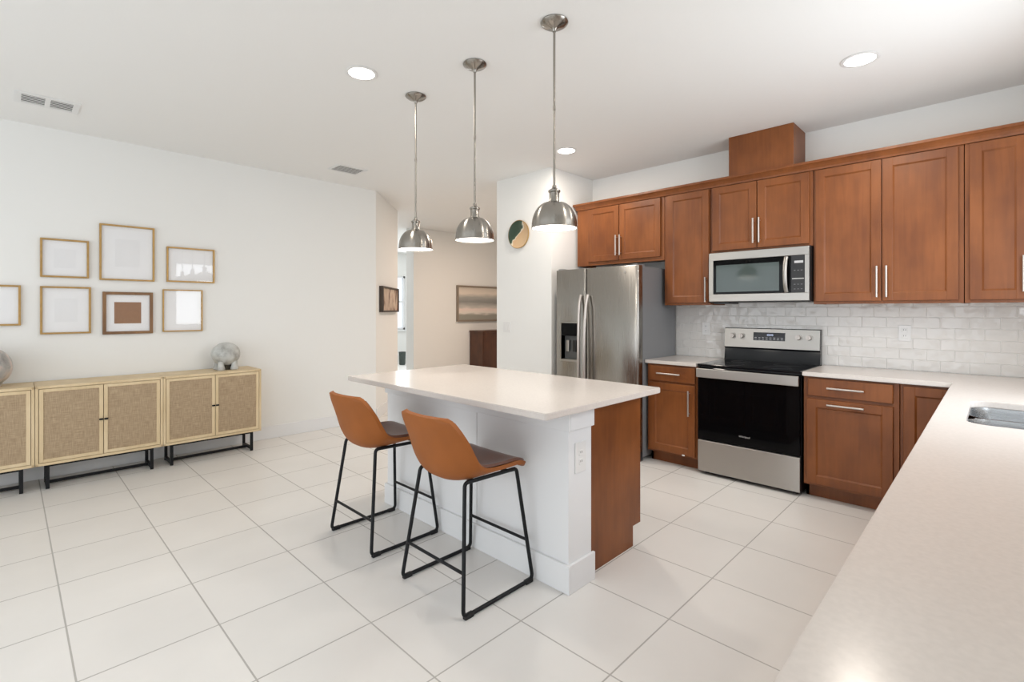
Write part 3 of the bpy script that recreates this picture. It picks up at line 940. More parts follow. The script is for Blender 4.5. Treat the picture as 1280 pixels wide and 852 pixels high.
# backguard
bgd = thing  # readability only
bk = MB()
bk.prism([(0.548, 0.914), (0.565, 0.914 + 0.10), (0.548, 1.030), (0.566, 1.200), (0.612, 1.200), (0.612, 0.80), (0.601, 0.80), (0.601, 0.914)], 'x', 0.002, W - 0.002)
bkg = bk.build('backguard', M_COOKGLASS, rg)
pn = MB().prism([(0.5425, 1.030), (0.560, 1.194), (0.567, 1.194), (0.549, 1.030)], 'x', 0.004, W - 0.004, bev=0.0012).build('control_panel', M_STEELH, bkg)


def panel_y(z): return 0.5425 + (z - 1.030) / 0.164 * 0.0175


for kx in (0.076, 0.154, 0.606, 0.685):
    z = 1.130
    kb = MB().cyl((kx, panel_y(z) + 0.002, z), (kx, panel_y(z) - 0.006, z), 0.028, M_BLKPLAS if False else M_STEELH, n=28, bev=0.001)
    kb.cyl((kx, panel_y(z) - 0.005, z), (kx, panel_y(z) - 0.032, z + 0.002), 0.021, M_CHROME, n=28, r2=0.0185, bev=0.002)
    kb.box(kx - 0.003, kx + 0.003, panel_y(z) - 0.036, panel_y(z) - 0.028, z - 0.018, z + 0.02, M_CHROME, bev=0.001)
    kb.build('knob', None, rg)
dsp = MB().prism([(panel_y(1.095) - 0.0015, 1.095), (panel_y(1.165) - 0.0015, 1.165), (panel_y(1.165) + 0.002, 1.165), (panel_y(1.095) + 0.002, 1.095)], 'x', 0.252, 0.506).build('display', M_DISPLAY, rg)
dg = MB()
for k, (dx, w_) in enumerate(((0.365, 0.008), (0.377, 0.008), (0.392, 0.008), (0.404, 0.008))):
    for zz in (1.137, 1.149):
        dg.box(dx, dx + w_, panel_y(zz) - 0.0025, panel_y(zz) - 0.0012, zz, zz + 0.002)
    dg.box(dx, dx + 0.002, panel_y(1.143) - 0.0025, panel_y(1.143) - 0.0012, 1.137, 1.151)
    dg.box(dx + 0.006, dx + 0.008, panel_y(1.143) - 0.0025, panel_y(1.143) - 0.0012, 1.137, 1.151)
dg.build('display_digits', M_LCD, dsp)
pm = MB()
for i in range(8):
    for j in range(2):
        px_ = 0.264 + i * 0.030
        zz = 1.104 + j * 0.014
        pm.box(px_, px_ + 0.016, panel_y(zz) - 0.0025, panel_y(zz) - 0.0012, zz, zz + 0.004)
pm.build('button_print', M_PRINT, dsp)


def text_mesh(name, body, size, mat, parent, loc, rot):
    cu = bpy.data.curves.new(name, 'FONT')
    cu.body = body; cu.size = size; cu.align_x = 'CENTER'; cu.align_y = 'CENTER'; cu.extrude = 0.0004
    tmp = bpy.data.objects.new(name, cu)
    me = bpy.data.meshes.new_from_object(tmp)
    bpy.data.objects.remove(tmp)
    me.name = name
    me.materials.clear(); me.materials.append(mat)
    o = bpy.data.objects.new(name, me)
    COL.objects.link(o); o.parent = parent
    o.location = loc; o.rotation_euler = rot
    return o


M_BADGE = plain('badge_silver', (0.75, 0.75, 0.74, 1), 0.3, 0.6)
text_mesh('badge', 'Whirlpool', 0.020, M_BADGE, od, (0.375, -0.0212, 0.367), (pi / 2, 0, 0))

# ------------------------------------------------------------------ microwave
mw = thing('microwave', 'stainless over-the-range microwave below the short cabinet', 'microwave', (4.262, 1.778, 0), RU)
W = 0.772
MB().box(0.0, W, 0.018, XW - 4.262 - 0.010, 1.425, 1.853, bev=0.003).build('body', M_BLKPLAS, mw)
MB().box(0.02, 0.16, 0.05, 0.25, 1.413, 1.426, bev=0.002).build('vent_grille', M_BLKPLAS, mw)
fc = MB()
fc.box(0.004, W - 0.002, -0.012, 0.018, 1.782, 1.848, bev=0.003)
fc.box(0.004, W - 0.002, -0.012, 0.018, 1.432, 1.494, bev=0.003)
fc.box(0.004, 0.042, -0.012, 0.018, 1.4935, 1.7825, bev=0.0015)
fc.box(W - 0.032, W - 0.002, -0.012, 0.018, 1.4935, 1.7825, bev=0.0015)
fc.build('door_frame', M_STEELH, mw)
wn = MB().box(0.042, 0.645, -0.008, 0.016, 1.494, 1.782, bev=0.001).build('door', M_BLKGLASS, mw)
MB().box(0.066, 0.560, -0.0088, -0.0075, 1.512, 1.740, bev=0.0004).build('window', M_MWGLASS, wn)
hp = []
for k in range(9):
    u = k / 8
    hp.append((0.612, -0.012 - 0.040 * sin(pi * u) ** 0.6, 1.500 + 0.272 * u))
hm = MB()
hm.tube(hp, 0.0105, n=14, flat=1.5)
hm.build('handle', M_STEELH, wn)
pb = MB().box(0.645, W - 0.032, -0.009, 0.016, 1.494, 1.782, M_BLKPLAS, bev=0.001)
pb.box(0.668, 0.728, -0.0102, -0.0088, 1.722, 1.740, M_PRINT)
pb.box(0.652, 0.734, -0.0102, -0.0088, 1.598, 1.606, M_STEELH)
for i in range(3):
    for j in (0, 1, 4):
        x_ = 0.664 + i * 0.024; z_ = 1.520 + j * 0.036
        pb.box(x_, x_ + 0.012, -0.0102, -0.0088, z_, z_ + 0.004, M_PRINTDIM)
pb.build('control_panel', None, mw)

# ------------------------------------------------------------------ refrigerator
fr_ = thing('refrigerator', 'stainless side-by-side refrigerator with water dispenser', 'refrigerator', (3.90, 3.205, 0), RU)
W = 0.940
MB().box(0.004, W - 0.004, 0.105, 0.735, 0.03, 1.755, bev=0.004).build('body', M_FRIDGESIDE, fr_)
MB().box(0.02, W - 0.02, 0.09, 0.106, 0.09, 1.745).build('gasket', M_RUBBER, fr_)
MB().box(0.01, W - 0.01, 0.075, 0.11, 0.0, 0.085).build('base_grille', M_BLKPLAS, fr_)
for fx in (0.05, W - 0.05):
    MB().box(fx - 0.03, fx + 0.03, 0.03, 0.16, 1.755, 1.775, bev=0.004).build('hinge_cover', M_FRIDGESIDE, fr_)


def fridge_door(x0, x1, z0, z1, cut=None):
    """door with a gently bowed face; optional recess (x0,x1,z0,z1)"""
    t = bmesh.new()
    nx = 28
    rr = 0.016

    def yf(x):
        u = (x - x0) / (x1 - x0) * 2 - 1
        y = 0.016 * (u * u)
        e = min(x - x0, x1 - x)
        if e < rr:
            y += rr - math.sqrt(max(rr * rr - (rr - e) ** 2, 0))
        return y
    xs = sorted(set([x0 + rr * (1 - cos(pi / 2 * k / 5)) for k in range(6)] + [x1 - rr * (1 - cos(pi / 2 * k / 5)) for k in range(6)] + [x0 + rr + (x1 - x0 - 2 * rr) * k / nx for k in range(nx + 1)] + ([cut[0], cut[1]] if cut else [])))
    zs = [z0, z0 + 0.004, z1 - 0.004, z1]
    if cut: zs = sorted(zs + [cut[2], cut[3]])
    V = {}
    for i, x in enumerate(xs):
        for j, z in enumerate(zs):
            ins = 0.004 if j in (0, len(zs) - 1) else 0
            V[i, j] = t.verts.new((x, yf(x) + ins, z))
    for i in range(len(xs) - 1):
        for j in range(len(zs) - 1):
            xm, zm = (xs[i] + xs[i + 1]) / 2, (zs[j] + zs[j + 1]) / 2
            if cut and cut[0] < xm < cut[1] and cut[2] < zm < cut[3]:
                continue
            t.faces.new((V[i, j], V[i + 1, j], V[i + 1, j + 1], V[i, j + 1]))
    be = [e for e in t.edges if e.is_boundary]
    outer = [e for e in be if not (cut and all(cut[0] - 1e-5 <= v.co.x <= cut[1] + 1e-5 and cut[2] - 1e-5 <= v.co.z <= cut[3] + 1e-5 for v in e.verts))]
    r = bmesh.ops.extrude_edge_only(t, edges=outer)
    for v in [g for g in r['geom'] if isinstance(g, bmesh.types.BMVert)]:
        v.co.y = 0.088
    bmesh.ops.recalc_face_normals(t, faces=t.faces)
    return t


XS = 0.374
CUT = (0.075, 0.288, 0.865, 1.235)
mb = MB(); mb._merge(fridge_door(0.0, XS - 0.003, 0.09, 1.762, CUT), None)
fd = mb.build('freezer_door', M_STEEL, fr_, angle=50)
mb = MB(); mb._merge(fridge_door(XS + 0.003, W, 0.09, 1.762), None)
rd = mb.build('fresh_food_door', M_STEEL, fr_, angle=50)
# dispenser recess
dsx = MB()
x0, x1, z0, z1 = CUT
yy = 0.012
dsx.box(x0 - 0.008, x1 + 0.008, 0.070, 0.085, z0 - 0.01, z1 + 0.01, M_BLKPLAS)
dsx.box(x0 - 0.006, x0 + 0.006, -0.002, 0.08, z0, z1, M_STEELH).box(x1 - 0.006, x1 + 0.006, -0.002, 0.08, z0, z1, M_STEELH)
dsx.box(x0 - 0.006, x1 + 0.006, -0.002, 0.08, z0 - 0.014, z0 + 0.006, M_STEELH).box(x0 - 0.006, x1 + 0.006, -0.002, 0.08, z1 - 0.004, z1 + 0.008, M_STEELH)
ds = dsx.build('dispenser', None, fd)
MB().box(x0 + 0.006, x1 - 0.006, 0.0, 0.07, 1.105, z1 - 0.004, bev=0.003).build('dispenser_controls', M_BLKGLASS, ds)
M_DKGREY = plain('dispenser_grey', (0.10, 0.105, 0.105, 1), 0.35)
pdl = MB().box(x0 + 0.010, x1 - 0.010, 0.055, 0.071, z0 + 0.008, 1.10, M_DKGREY)
pdl.box(x0 + 0.125, x0 + 0.165, 0.030, 0.056, z0 + 0.08, 1.06, M_BLKPLAS, bev=0.006)
pdl.box(x0 + 0.04, x0 + 0.08, 0.030, 0.056, z0 + 0.08, 1.06, M_STEELH, bev=0.006)
pdl.build('paddle', None, ds)
for par, hx, sg in ((fd, XS - 0.040, -1), (rd, XS + 0.042, 1)):
    hp = []
    for k in range(15):
        u = k / 14
        hp.append((hx + sg * 0.010 * (0.5 - sin(pi * u)) - sg * 0.004, -0.010 - 0.052 * (sin(pi * u) ** 0.45), 0.36 + 1.145 * u))
    MB().tube(hp, 0.014, n=16, flat=1.4).build('handle', M_CHROME, par)
MB().cyl((W - 0.13, 0.0085, 1.705), (W - 0.13, 0.003, 1.705), 0.011, n=20).build('emblem', M_CHROME, rd)

# ------------------------------------------------------------------ island
isl = thing('kitchen_island', 'white panelled kitchen island with brown end panel under the pendants', 'island', (1.88, 1.462, 0))
# local x from the seating face, y along the island
L_ = 1.61
kw = MB()
kw.box(0, 0.187, 0, L_, 0, 0.883, bev=0.002)
for yj in (0.662,):
    kw.box(-0.004, 0.002, yj - 0.004, yj + 0.004, 0.14, 0.775, bev=0.001)
kw.build('knee_wall', M_TRIM, isl)
cap = MB()
cap.box(-0.014, 0.0, -0.014, L_ + 0.014, 0.776, 0.883, bev=0.003).box(0.0, 0.196, -0.014, 0.0, 0.776, 0.883, bev=0.003).box(0, 0.196, L_, L_ + 0.014, 0.776, 0.883, bev=0.003)
cap.build('top_trim', M_TRIM, isl)
bs = MB()
bs.box(-0.016, 0.0, -0.016, L_ + 0.016, 0, 0.138, bev=0.003).box(0.0, 0.200, -0.016, 0.0, 0, 0.138, bev=0.003).box(0, 0.200, L_, L_ + 0.016, 0, 0.138, bev=0.003)
bs.build('base_trim', M_TRIM, isl)
for ya, yb in ((0.030, 0.049), (L_ - 0.049, L_ - 0.030)):
    MB().prism([(0.188, 0.0), (0.640, 0.0), (0.640, 0.115), (0.722, 0.115), (0.722, 0.883), (0.188, 0.883)], 'y', ya, yb).build('end_panel', M_WOOD, isl)
MB().box(0.188, 0.640, 0.049, L_ - 0.049, 0.0, 0.115).box(0.188, 0.702, 0.049, L_ - 0.049, 0.115, 0.883).build('body', M_WOOD, isl)
# doors on the range side
for k in range(4):
    y0 = 0.055 + k * 0.376
    mb = MB()
    shaker(mb, 0, 0.368, 0.125, 0.870)
    o = mb.build('door', M_WOOD, isl)
    o.location = (0.703, y0, 0); o.rotation_euler = (0, 0, pi / 2)
    bar_handle(o, 0.325 if k % 2 == 0 else 0.043, 0.70, 0.215)
top = MB()
poly = rounded_rect(-0.275, 0.745, -0.092, 1.668, 0.018, 5)
mb = MB(); mb._merge(slab_with_holes(poly, [], ZT0, ZT), None, smooth=False)
o = mb.build('island_countertop', M_QUARTZ)
o.location = (1.88, 1.462, 0)
tag(o, 'white quartz countertop slab overhanging the kitchen island', 'countertop')


def outlet(name, label, loc, rz, kind='outlet', tall=0.118, wide=0.074):
    t = thing(name, label, kind, loc, rz)
    MB().box(-wide / 2, wide / 2, -0.006, -0.0005, -tall / 2, tall / 2, bev=0.002).build('cover_plate', M_WHITEPL, t)
    if kind == 'outlet':
        for s in (-1, 1):
            f = MB().box(-0.016, 0.016, -0.0085, -0.005, s * 0.022 - 0.015, s * 0.022 + 0.015, bev=0.002).build('socket', M_WHITEPL, t)
            sl = MB()
            for dx in (-0.006, 0.006):
                sl.box(dx - 0.0012, dx + 0.0012, -0.009, -0.0083, s * 0.022 - 0.002, s * 0.022 + 0.008)
            sl.build('slot', M_BLKPLAS, f)
    else:
        for dx in (-0.023, 0.023):
            MB().box(dx - 0.016, dx + 0.016, -0.009, -0.005, -0.033, 0.033, bev=0.002).build('rocker', M_WHITEPL, t)
    return t


outlet('wall_outlet', 'white outlet plate on the white end post of the island', (1.972, 1.462, 0.636), 0, tall=0.15, wide=0.088)
outlet('wall_outlet', 'white outlet on the tile backsplash right of the range', (XW - 0.008, 0.481, 1.187), RU)
outlet('wall_outlet', 'white outlet on the tile backsplash left of the range', (XW - 0.008, 1.972, 1.183), RU)
outlet('light_switch', 'white double light switch on the wall below the round plate', (3.94, 3.93, 1.170), RU, 'light switch', wide=0.118)

# ------------------------------------------------------------------ stools
def stool(label, loc, rz):
    """local +x = forward (towards the island); origin on the floor below the seat centre"""
    t = thing('counter_stool', label, 'stool', loc, rz, 'leather counter stools')
    # profile of the shell, centre line, from front lip to top of the back: (x, z)
    C = [(0.215, 0.562), (0.200, 0.574), (0.150, 0.580), (0.050, 0.568), (-0.060, 0.553), (-0.130, 0.549), (-0.192, 0.570), (-0.234, 0.632), (-0.260, 0.715), (-0.283, 0.795), (-0.305, 0.872)]
    HW = [0.190, 0.205, 0.214, 0.222, 0.230, 0.236, 0.238, 0.236, 0.230, 0.220, 0.200]
    # how far the sides rise (dz) and wrap forward (dx)
    UP = [0.000, 0.004, 0.014, 0.030, 0.054, 0.075, 0.080, 0.060, 0.034, 0.012, -0.002]
    FW = [0.0, 0.0, 0.0, 0.0, 0.008, 0.024, 0.050, 0.066, 0.064, 0.052, 0.036]

    def cr_(A, s):
        n = len(A) - 1
        s = max(0, min(0.9999, s)) * n
        i = int(s); f = s - i
        p = [A[max(0, min(n, i + k))] for k in (-1, 0, 1, 2)]
        return 0.5 * ((2 * p[1]) + (-p[0] + p[2]) * f + (2 * p[0] - 5 * p[1] + 4 * p[2] - p[3]) * f * f + (-p[0] + 3 * p[1] - 3 * p[2] + p[3]) * f ** 3)
    CX, CZ = [c[0] for c in C], [c[1] for c in C]

    def corner(s):
        # rounded plan corners at both ends
        e = min(s, 1 - s) / 0.10
        return 1.0 if e >= 1 else 0.80 + 0.20 * math.sqrt(max(0, 1 - (1 - e) ** 2))

    def surf(off, shrink=1.0, s0=0.0, s1=1.0):
        def f(u, v):
            s = s0 + (s1 - s0) * u
            w = (v * 2 - 1)
            a = abs(w)
            x = cr_(CX, s) + cr_(FW, s) * a ** 2.4
            z = cr_(CZ, s) + cr_(UP, s) * a ** 2.6
            y = w * cr_(HW, s) * corner(s) * shrink
            # the top edge of the back is lower at its corners
            # normal of the profile
            ds = 0.01
            tx = cr_(CX, min(s + ds, 1)) - cr_(CX, max(s - ds, 0)); tz = cr_(CZ, min(s + ds, 1)) - cr_(CZ, max(s - ds, 0))
            l = math.hypot(tx, tz) or 1
            nx, nz = tz / l, -tx / l   # points up on the seat and forward on the back
            th = off
            return (x + nx * th, y, z + nz * th)
        return f
    sh = MB().shell(surf(0.0), surf(0.020), 44, 22)
    so = sh.build('seat_shell', M_TAN, t, angle=60)
    bv = so.modifiers.new('bevel', 'BEVEL'); bv.width = 0.006; bv.segments = 2; bv.limit_method = 'ANGLE'; bv.angle_limit = radians(50)
    cu = MB().shell(surf(0.018, 0.93, 0.035, 0.965), surf(0.030, 0.90, 0.045, 0.955), 40, 20).build('seat_cushion', M_SHADEDLEATHER, t, angle=60)
    cu['label'] = 'brown leather seat lining, darkened for shade and gloss'
    R = 0.0095
    for s in (-1, 1):
        yt, yf_ = s * 0.172, s * 0.238
        rail = MB().tube([(-0.150, yt, 0.569), (0.165, yt, 0.560)], R, n=12).build('seat_rail', M_BLKMET, t)
        for nm, xt, xf, dirn in (('leg', -0.150, -0.226, 1), ('leg', 0.165, 0.226, -1)):
            # starts on the seat rail, turns down, splays to the floor and turns into the runner
            MB().tube([(xt + dirn * 0.03, yt, 0.569 if xt < 0 else 0.560), (xt - dirn * 0.012, yt, 0.568 if xt < 0 else 0.559), (xf, yf_, 0.013), (xf + dirn * 0.06, yf_, 0.011)], R, n=12, fillet=0.035).build(nm, M_BLKMET, t)
            MB().box(xf + (dirn * 0.005 if dirn > 0 else -0.055), xf + (0.055 if dirn > 0 else -0.005), yf_ - 0.011, yf_ + 0.011, 0.0, 0.020, bev=0.003).build('foot_pad', M_RUBBER, t)
        MB().tube([(-0.170, yf_, 0.011), (0.170, yf_, 0.011)], R, n=12).build('runner', M_BLKMET, t)

    def leg_at(xt, xf, z):
        k = (0.56 - z) / (0.56 - 0.013)
        return xt + (xf - xt) * k, 0.175 + (0.238 - 0.175) * k
    x_, y_ = leg_at(-0.162, -0.226, 0.188)
    MB().tube([(x_, -y_, 0.188), (x_, y_, 0.188)], 0.0075, n=12).build('stretcher', M_BLKMET, t)
    x_, y_ = leg_at(0.177, 0.226, 0.203)
    MB().tube([(x_, -y_, 0.203), (x_, y_, 0.203)], 0.0075, n=12).build('footrest', M_BLKMET, t)
    for xx in (-0.10, 0.11):
        MB().box(xx - 0.012, xx + 0.012, -0.175, 0.175, 0.560, 0.5675, bev=0.001).build('cross_bar', M_BLKMET, t)
    return t


s1 = stool('tan leather counter stool at the nearer corner of the island', (1.619, 1.900, 0), 0)
s2 = dup(s1, (1.619, 2.680, 0), 0, 'tan leather counter stool at the far end of the island, nearer the cane cabinets')

# ------------------------------------------------------------------ pendants
def pendant(label, loc):
    t = thing('pendant_light', label, 'pendant light', loc, 0, 'island pendant lights')
    MB().lathe([(0.0, ZC - 0.001), (0.070, ZC - 0.001), (0.072, ZC - 0.006), (0.068, ZC - 0.012), (0.050, ZC - 0.024), (0.022, ZC - 0.032), (0.013, ZC - 0.040), (0.009, ZC - 0.052), (0.0, ZC - 0.052)]).build('canopy', M_NICKEL, t)
    rod = MB().cyl((0, 0, 1.99), (0, 0, ZC - 0.05), 0.0062, n=16)
    rod.cyl((0, 0, 2.385), (0, 0, 2.405), 0.0082, n=16)
    rod.build('rod', M_NICKEL, t)
    capm = MB().lathe([(0.0, 2.000), (0.010, 2.000), (0.012, 1.985), (0.026, 1.975), (0.031, 1.972), (0.031, 1.964), (0.026, 1.960), (0.026, 1.922), (0.030, 1.916), (0.030, 1.908), (0.0, 1.908)])
    capm.build('socket_cap', M_NICKEL, t)
    prof = [(0.028, 1.912)]
    for k in range(1, 15):
        a = k / 14 * pi / 2
        prof.append((0.028 + 0.089 * sin(a), 1.786 + 0.126 * cos(a) ** 0.95))
    prof += [(0.1185, 1.778), (0.1165, 1.776)]
    inn = [(r - 0.002, z - 0.0022) for r, z in prof[:-2][::-1]]
    sh = MB().lathe(prof + [(0.1150, 1.777)] + inn[1:]).build('shade', M_NICKEL, t, angle=50)
    MB().lathe([(0.0, 1.786), (0.10, 1.784), (0.1135, 1.782), (0.1135, 1.788), (0.0, 1.792)]).build('diffuser', M_BULB, t)
    return t


PX = 1.968
p1 = pendant('brushed nickel dome pendant nearest the range, largest of the three', (PX, 1.622, 0))
dup(p1, (PX, 2.240, 0), 0, 'middle brushed nickel dome pendant of the row over the island')
dup(p1, (PX + 0.008, 2.866, 0), 0, 'brushed nickel dome pendant nearest the hallway, smallest of the three')
for y in (1.622, 2.240, 2.866):
    area('pendant_light_beam', (PX, y, 1.772), (0, 0, 0), 0.2, 0.2, 0.9, (1, 0.93, 0.84))

# ------------------------------------------------------------------ ceiling lights and vents
def downlight(label, loc):
    t = thing('recessed_light', label, 'ceiling light', loc, 0, 'recessed ceiling lights')
    MB().lathe([(0.078, 0.0), (0.096, -0.001), (0.098, -0.004), (0.090, -0.007), (0.078, -0.006), (0.078, 0.0)]).build('trim_ring', M_WHITEPL, t)
    MB().lathe([(0.0, -0.0045), (0.078, -0.0045), (0.078, -0.0015), (0.0, -0.0015)]).build('lens', M_LAMP, t)
    return t


CANS = [((1.548, 2.831), 'round recessed ceiling light left of the middle pendant'),
        ((3.525, 0.572), 'round recessed ceiling light above the right wall cabinets'),
        ((2.30, 0.572), 'unseen round ceiling light added to brighten the sink counter'),  # added out of view to lift the near counter
        ((3.628, 2.845), 'small round recessed ceiling light near the refrigerator wall')]
c0 = None
for (x, y), lab in CANS:
    if c0 is None:
        c0 = downlight(lab, (x, y, ZC))
    else:
        dup(c0, (x, y, ZC), 0, lab)
    area('recessed_light_beam', (x, y, ZC - 0.012), (0, 0, 0), 0.14, 0.14, 16.0 if (x > 3 and y > 2) else 8.5, (1, 0.90, 0.79))
area('hall_light_beam', (5.6, 5.4, ZC - 0.015), (0, 0, 0), 0.3, 0.3, 38.0, (1, 0.77, 0.61))
hl = dup(c0, (5.6, 5.4, ZC), 0, 'round recessed hall light hidden behind the refrigerator wall')


area('far_room_fill_light', (4.6, 9.0, ZC - 0.015), (0, 0, 0), 0.3, 0.3, 45.0, (0.95, 0.98, 1.0))  # added fill for the far room and the wall strip beside it
dup(c0, (4.6, 9.0, ZC), 0, 'unseen round ceiling light added as fill in the far room past the hall')


def vent(name, label, x0, x1, y0, y1, sections):
    t = thing(name, label, 'vent', ((x0 + x1) / 2, (y0 + y1) / 2, ZC), 0)
    hx, hy = (x1 - x0) / 2, (y1 - y0) / 2
    f = MB()
    bw = 0.036 if sections == 2 else 0.022
    def ring(xa, xb, ya, yb):
        f.box(xa, xb, ya, yb, -0.007, -0.0005)
    ring(-hx, hx, -hy, -hy + bw); ring(-hx, hx, hy - bw, hy)
    ring(-hx, -hx + bw, -hy + bw, hy - bw); ring(hx - bw, hx, -hy + bw, hy - bw)
    if sections == 2:
        ring(-0.014, 0.014, -hy + bw, hy - bw)
    f.build('frame', M_WHITEPL, t)
    MB().box(-hx + bw, hx - bw, -hy + bw, hy - bw, -0.0015, -0.0006).build('backing', M_VENTDARK, t)
    n = max(3, int((y1 - y0 - 2 * bw) / 0.032))
    spans = [(-hx + bw, -0.014), (0.014, hx - bw)] if sections == 2 else [(-hx + bw, hx - bw)]
    for xa, xb in spans:
        for k in range(n):
            yc = -hy + bw + (2 * hy - 2 * bw) * (k + 0.5) / n
            MB().prism([(yc - 0.0035, -0.0050), (yc - 0.0030, -0.0058), (yc + 0.0040, -0.0068), (yc + 0.0035, -0.0060)], 'x', xa, xb).build('louver', M_WHITEPL, t)
    return t


vent('ceiling_vent', 'white two-section ceiling vent at upper left near the frames', 0.03, 0.37, 4.705, 4.955, 2)
vent('ceiling_vent', 'small grey louvred ceiling vent left of the far pendant', 2.345, 2.665, 4.745, 5.00, 1)

# ------------------------------------------------------------------ credenza units
def credenza(label, loc):
    t = thing('cane_cabinet', label, 'cabinet', loc, 0, 'cane-front cabinets along the wall')
    w, d, z0, z1 = 0.790, 0.385, 0.190, 0.788
    b = MB()
    b.box(0, w, 0.0, d, z1 - 0.020, z1, bev=0.002).box(0, w, 0.0, d, z0, z0 + 0.020, bev=0.002)
    b.box(0, 0.018, 0.0, d, z0, z1 - 0.001, bev=0.002).box(w - 0.018, w, 0.0, d, z0, z1 - 0.001, bev=0.002)
    b.box(0.01, w - 0.01, d - 0.012, d, z0 + 0.01, z1 - 0.01)
    b.box(w / 2 - 0.010, w / 2 + 0.010, 0.03, d, z0 + 0.02, z1 - 0.02)
    b.build('case', M_OAK, t)
    for x0, x1, hx in ((0.021, w / 2 - 0.002, 1), (w / 2 + 0.002, w - 0.021, -1)):
        dr = MB()
        s = 0.024
        za, zb = z0 + 0.023, z1 - 0.023
        dr.box(x0, x0 + s, 0.001, 0.019, za, zb, bev=0.0015).box(x1 - s, x1, 0.001, 0.019, za, zb, bev=0.0015)
        dr.box(x0 + s, x1 - s, 0.001, 0.019, za, za + s, bev=0.0015).box(x0 + s, x1 - s, 0.001, 0.019, zb - s, zb, bev=0.0015)
        do = dr.build('door', M_OAK, t)
        MB().box(x0 + s - 0.002, x1 - s + 0.002, 0.006, 0.012, za + s - 0.002, zb - s + 0.002).build('cane_panel', M_CANE, do)
        xk = x1 - 0.014 if hx > 0 else x0 + 0.014
        MB().box(xk - 0.012, xk + 0.012, -0.016, 0.001, 0.484, 0.496, bev=0.002).build('handle', M_BLKMET, do)
    R = 0.011
    for x in (0.07, w - 0.07):
        MB().box(x - R, x + R, 0.045, 0.045 + 2 * R, 0.0, z0, bev=0.001).build('leg', M_BLKMET, t)
        MB().box(x - R, x + R, 0.27, 0.27 + 2 * R, 0.0, z0, bev=0.001).build('leg', M_BLKMET, t)
        MB().box(x - R + 0.0005, x + R - 0.0005, 0.066, 0.271, 0.012, 0.034).build('floor_rail', M_BLKMET, t)
        MB().box(x - R + 0.0005, x + R - 0.0005, 0.066, 0.271, z0 - 0.022, z0 - 0.0005).build('side_rail', M_BLKMET, t)
    MB().box(0.08, w - 0.08, 0.16, 0.182, 0.0125, 0.0335, bev=0.001).build('stretcher', M_BLKMET, t)
    MB().box(0.08, w - 0.08, 0.0455, 0.0665, z0 - 0.022, z0 - 0.0005, bev=0.001).build('front_rail', M_BLKMET, t)
    return t


cz = credenza('cane-front oak cabinet in the middle, below the kraft-centred frame', (0.143, 5.100, 0))
dup(cz, (0.9355, 5.100, 0), 0, 'cane-front oak cabinet at the right end of the row, carrying the footed globe')
dup(cz, (-0.6495, 5.100, 0), 0, 'cane-front oak cabinet cut by the left picture edge')

# ------------------------------------------------------------------ ornaments
def footed_globe():
    t = thing('footed_globe', 'mottled grey ceramic globe on stubby feet, on the right cane cabinet', 'ornament', (1.472, 5.30, 0.788))
    pr_ = []
    for k in range(25):
        a = -pi / 2 + pi * k / 24
        pr_.append((max(0.0, 0.124 * cos(a)) if 0 < k < 24 else 0.0, 0.150 + 0.112 * sin(a)))
    MB().lathe(pr_, n=40).build('globe', M_MOTTLE, t)
    for ax in (45, 135, 225, 315):
        a = radians(ax)
        MB().lathe([(0.0, 0.0), (0.030, 0.0), (0.036, 0.008), (0.034, 0.022), (0.027, 0.042), (0.026, 0.085), (0.0, 0.09)], n=24,
                   mat=Matrix.Translation((0.082 * cos(a), 0.082 * sin(a), 0))).build('foot', M_MOTTLE, t)
    MB().lathe([(0.0, 0.0), (0.045, 0.0), (0.045, 0.05), (0.0, 0.05)], n=24).build('hollow_base', M_DARKHOLE, t)
    return t


footed_globe()
pv = [(0.0, 0.0), (0.075, 0.0), (0.085, 0.006)]
for k in range(1, 22):
    a = -pi / 2 + 0.60 + (pi - 1.0) * k / 21
    pv.append((0.148 * cos(a), 0.148 + 0.150 * sin(a)))
zt_ = pv[-1][1]
pv += [(0.046, zt_ + 0.006), (0.048, zt_ + 0.014), (0.040, zt_ + 0.014), (0.038, zt_ + 0.004), (0.09, zt_ - 0.05), (0.10, 0.10), (0.0, 0.03)]
o = MB().lathe(pv, n=48).build('round_vase', M_MARBLE)
o.location = (-0.118, 5.30, 0.788)
tag(o, 'round marbled grey and pink vase at the left picture edge', 'vase')

# ------------------------------------------------------------------ wall frames
def frame(label, x0, x1, z0, z1, fw=0.014, fm=None, kind='plain', tilt=0.0, group='picture frames on the left wall'):
    fm = fm or M_GOLD
    cx, cz_ = (x0 + x1) / 2, (z0 + z1) / 2
    t = thing('picture_frame', label, 'picture frame', (cx, YL - 0.001, cz_), 0, group)
    t.rotation_euler = (0, tilt, 0)
    w, h = (x1 - x0) / 2, (z1 - z0) / 2
    f = MB()
    f.box(-w, -w + fw, -0.024, 0, -h, h, bev=0.002).box(w - fw, w, -0.024, 0, -h, h, bev=0.002)
    f.box(-w + fw, w - fw, -0.024, 0, -h, -h + fw, bev=0.002).box(-w + fw, w - fw, -0.024, 0, h - fw, h, bev=0.002)
    f.build('frame', fm, t)
    MB().box(-w + fw, w - fw, -0.006, -0.001, -h + fw, h - fw).build('mat_board', M_PAPER, t)
    if kind == 'sheet':
        MB().box(-w * 0.45, w * 0.45, -0.0075, -0.0062, -h * 0.5, h * 0.5).build('print', M_PAPER2, t)
    if kind == 'kraft':
        MB().box(-w * 0.55, w * 0.52, -0.0075, -0.0062, -h * 0.5, h * 0.52).build('print', M_KRAFT, t)
    MB().box(-w + fw - 0.002, w - fw + 0.002, -0.014, -0.0125, -h + fw - 0.002, h - fw + 0.002).build('glass', M_GLASS, t)
    return t


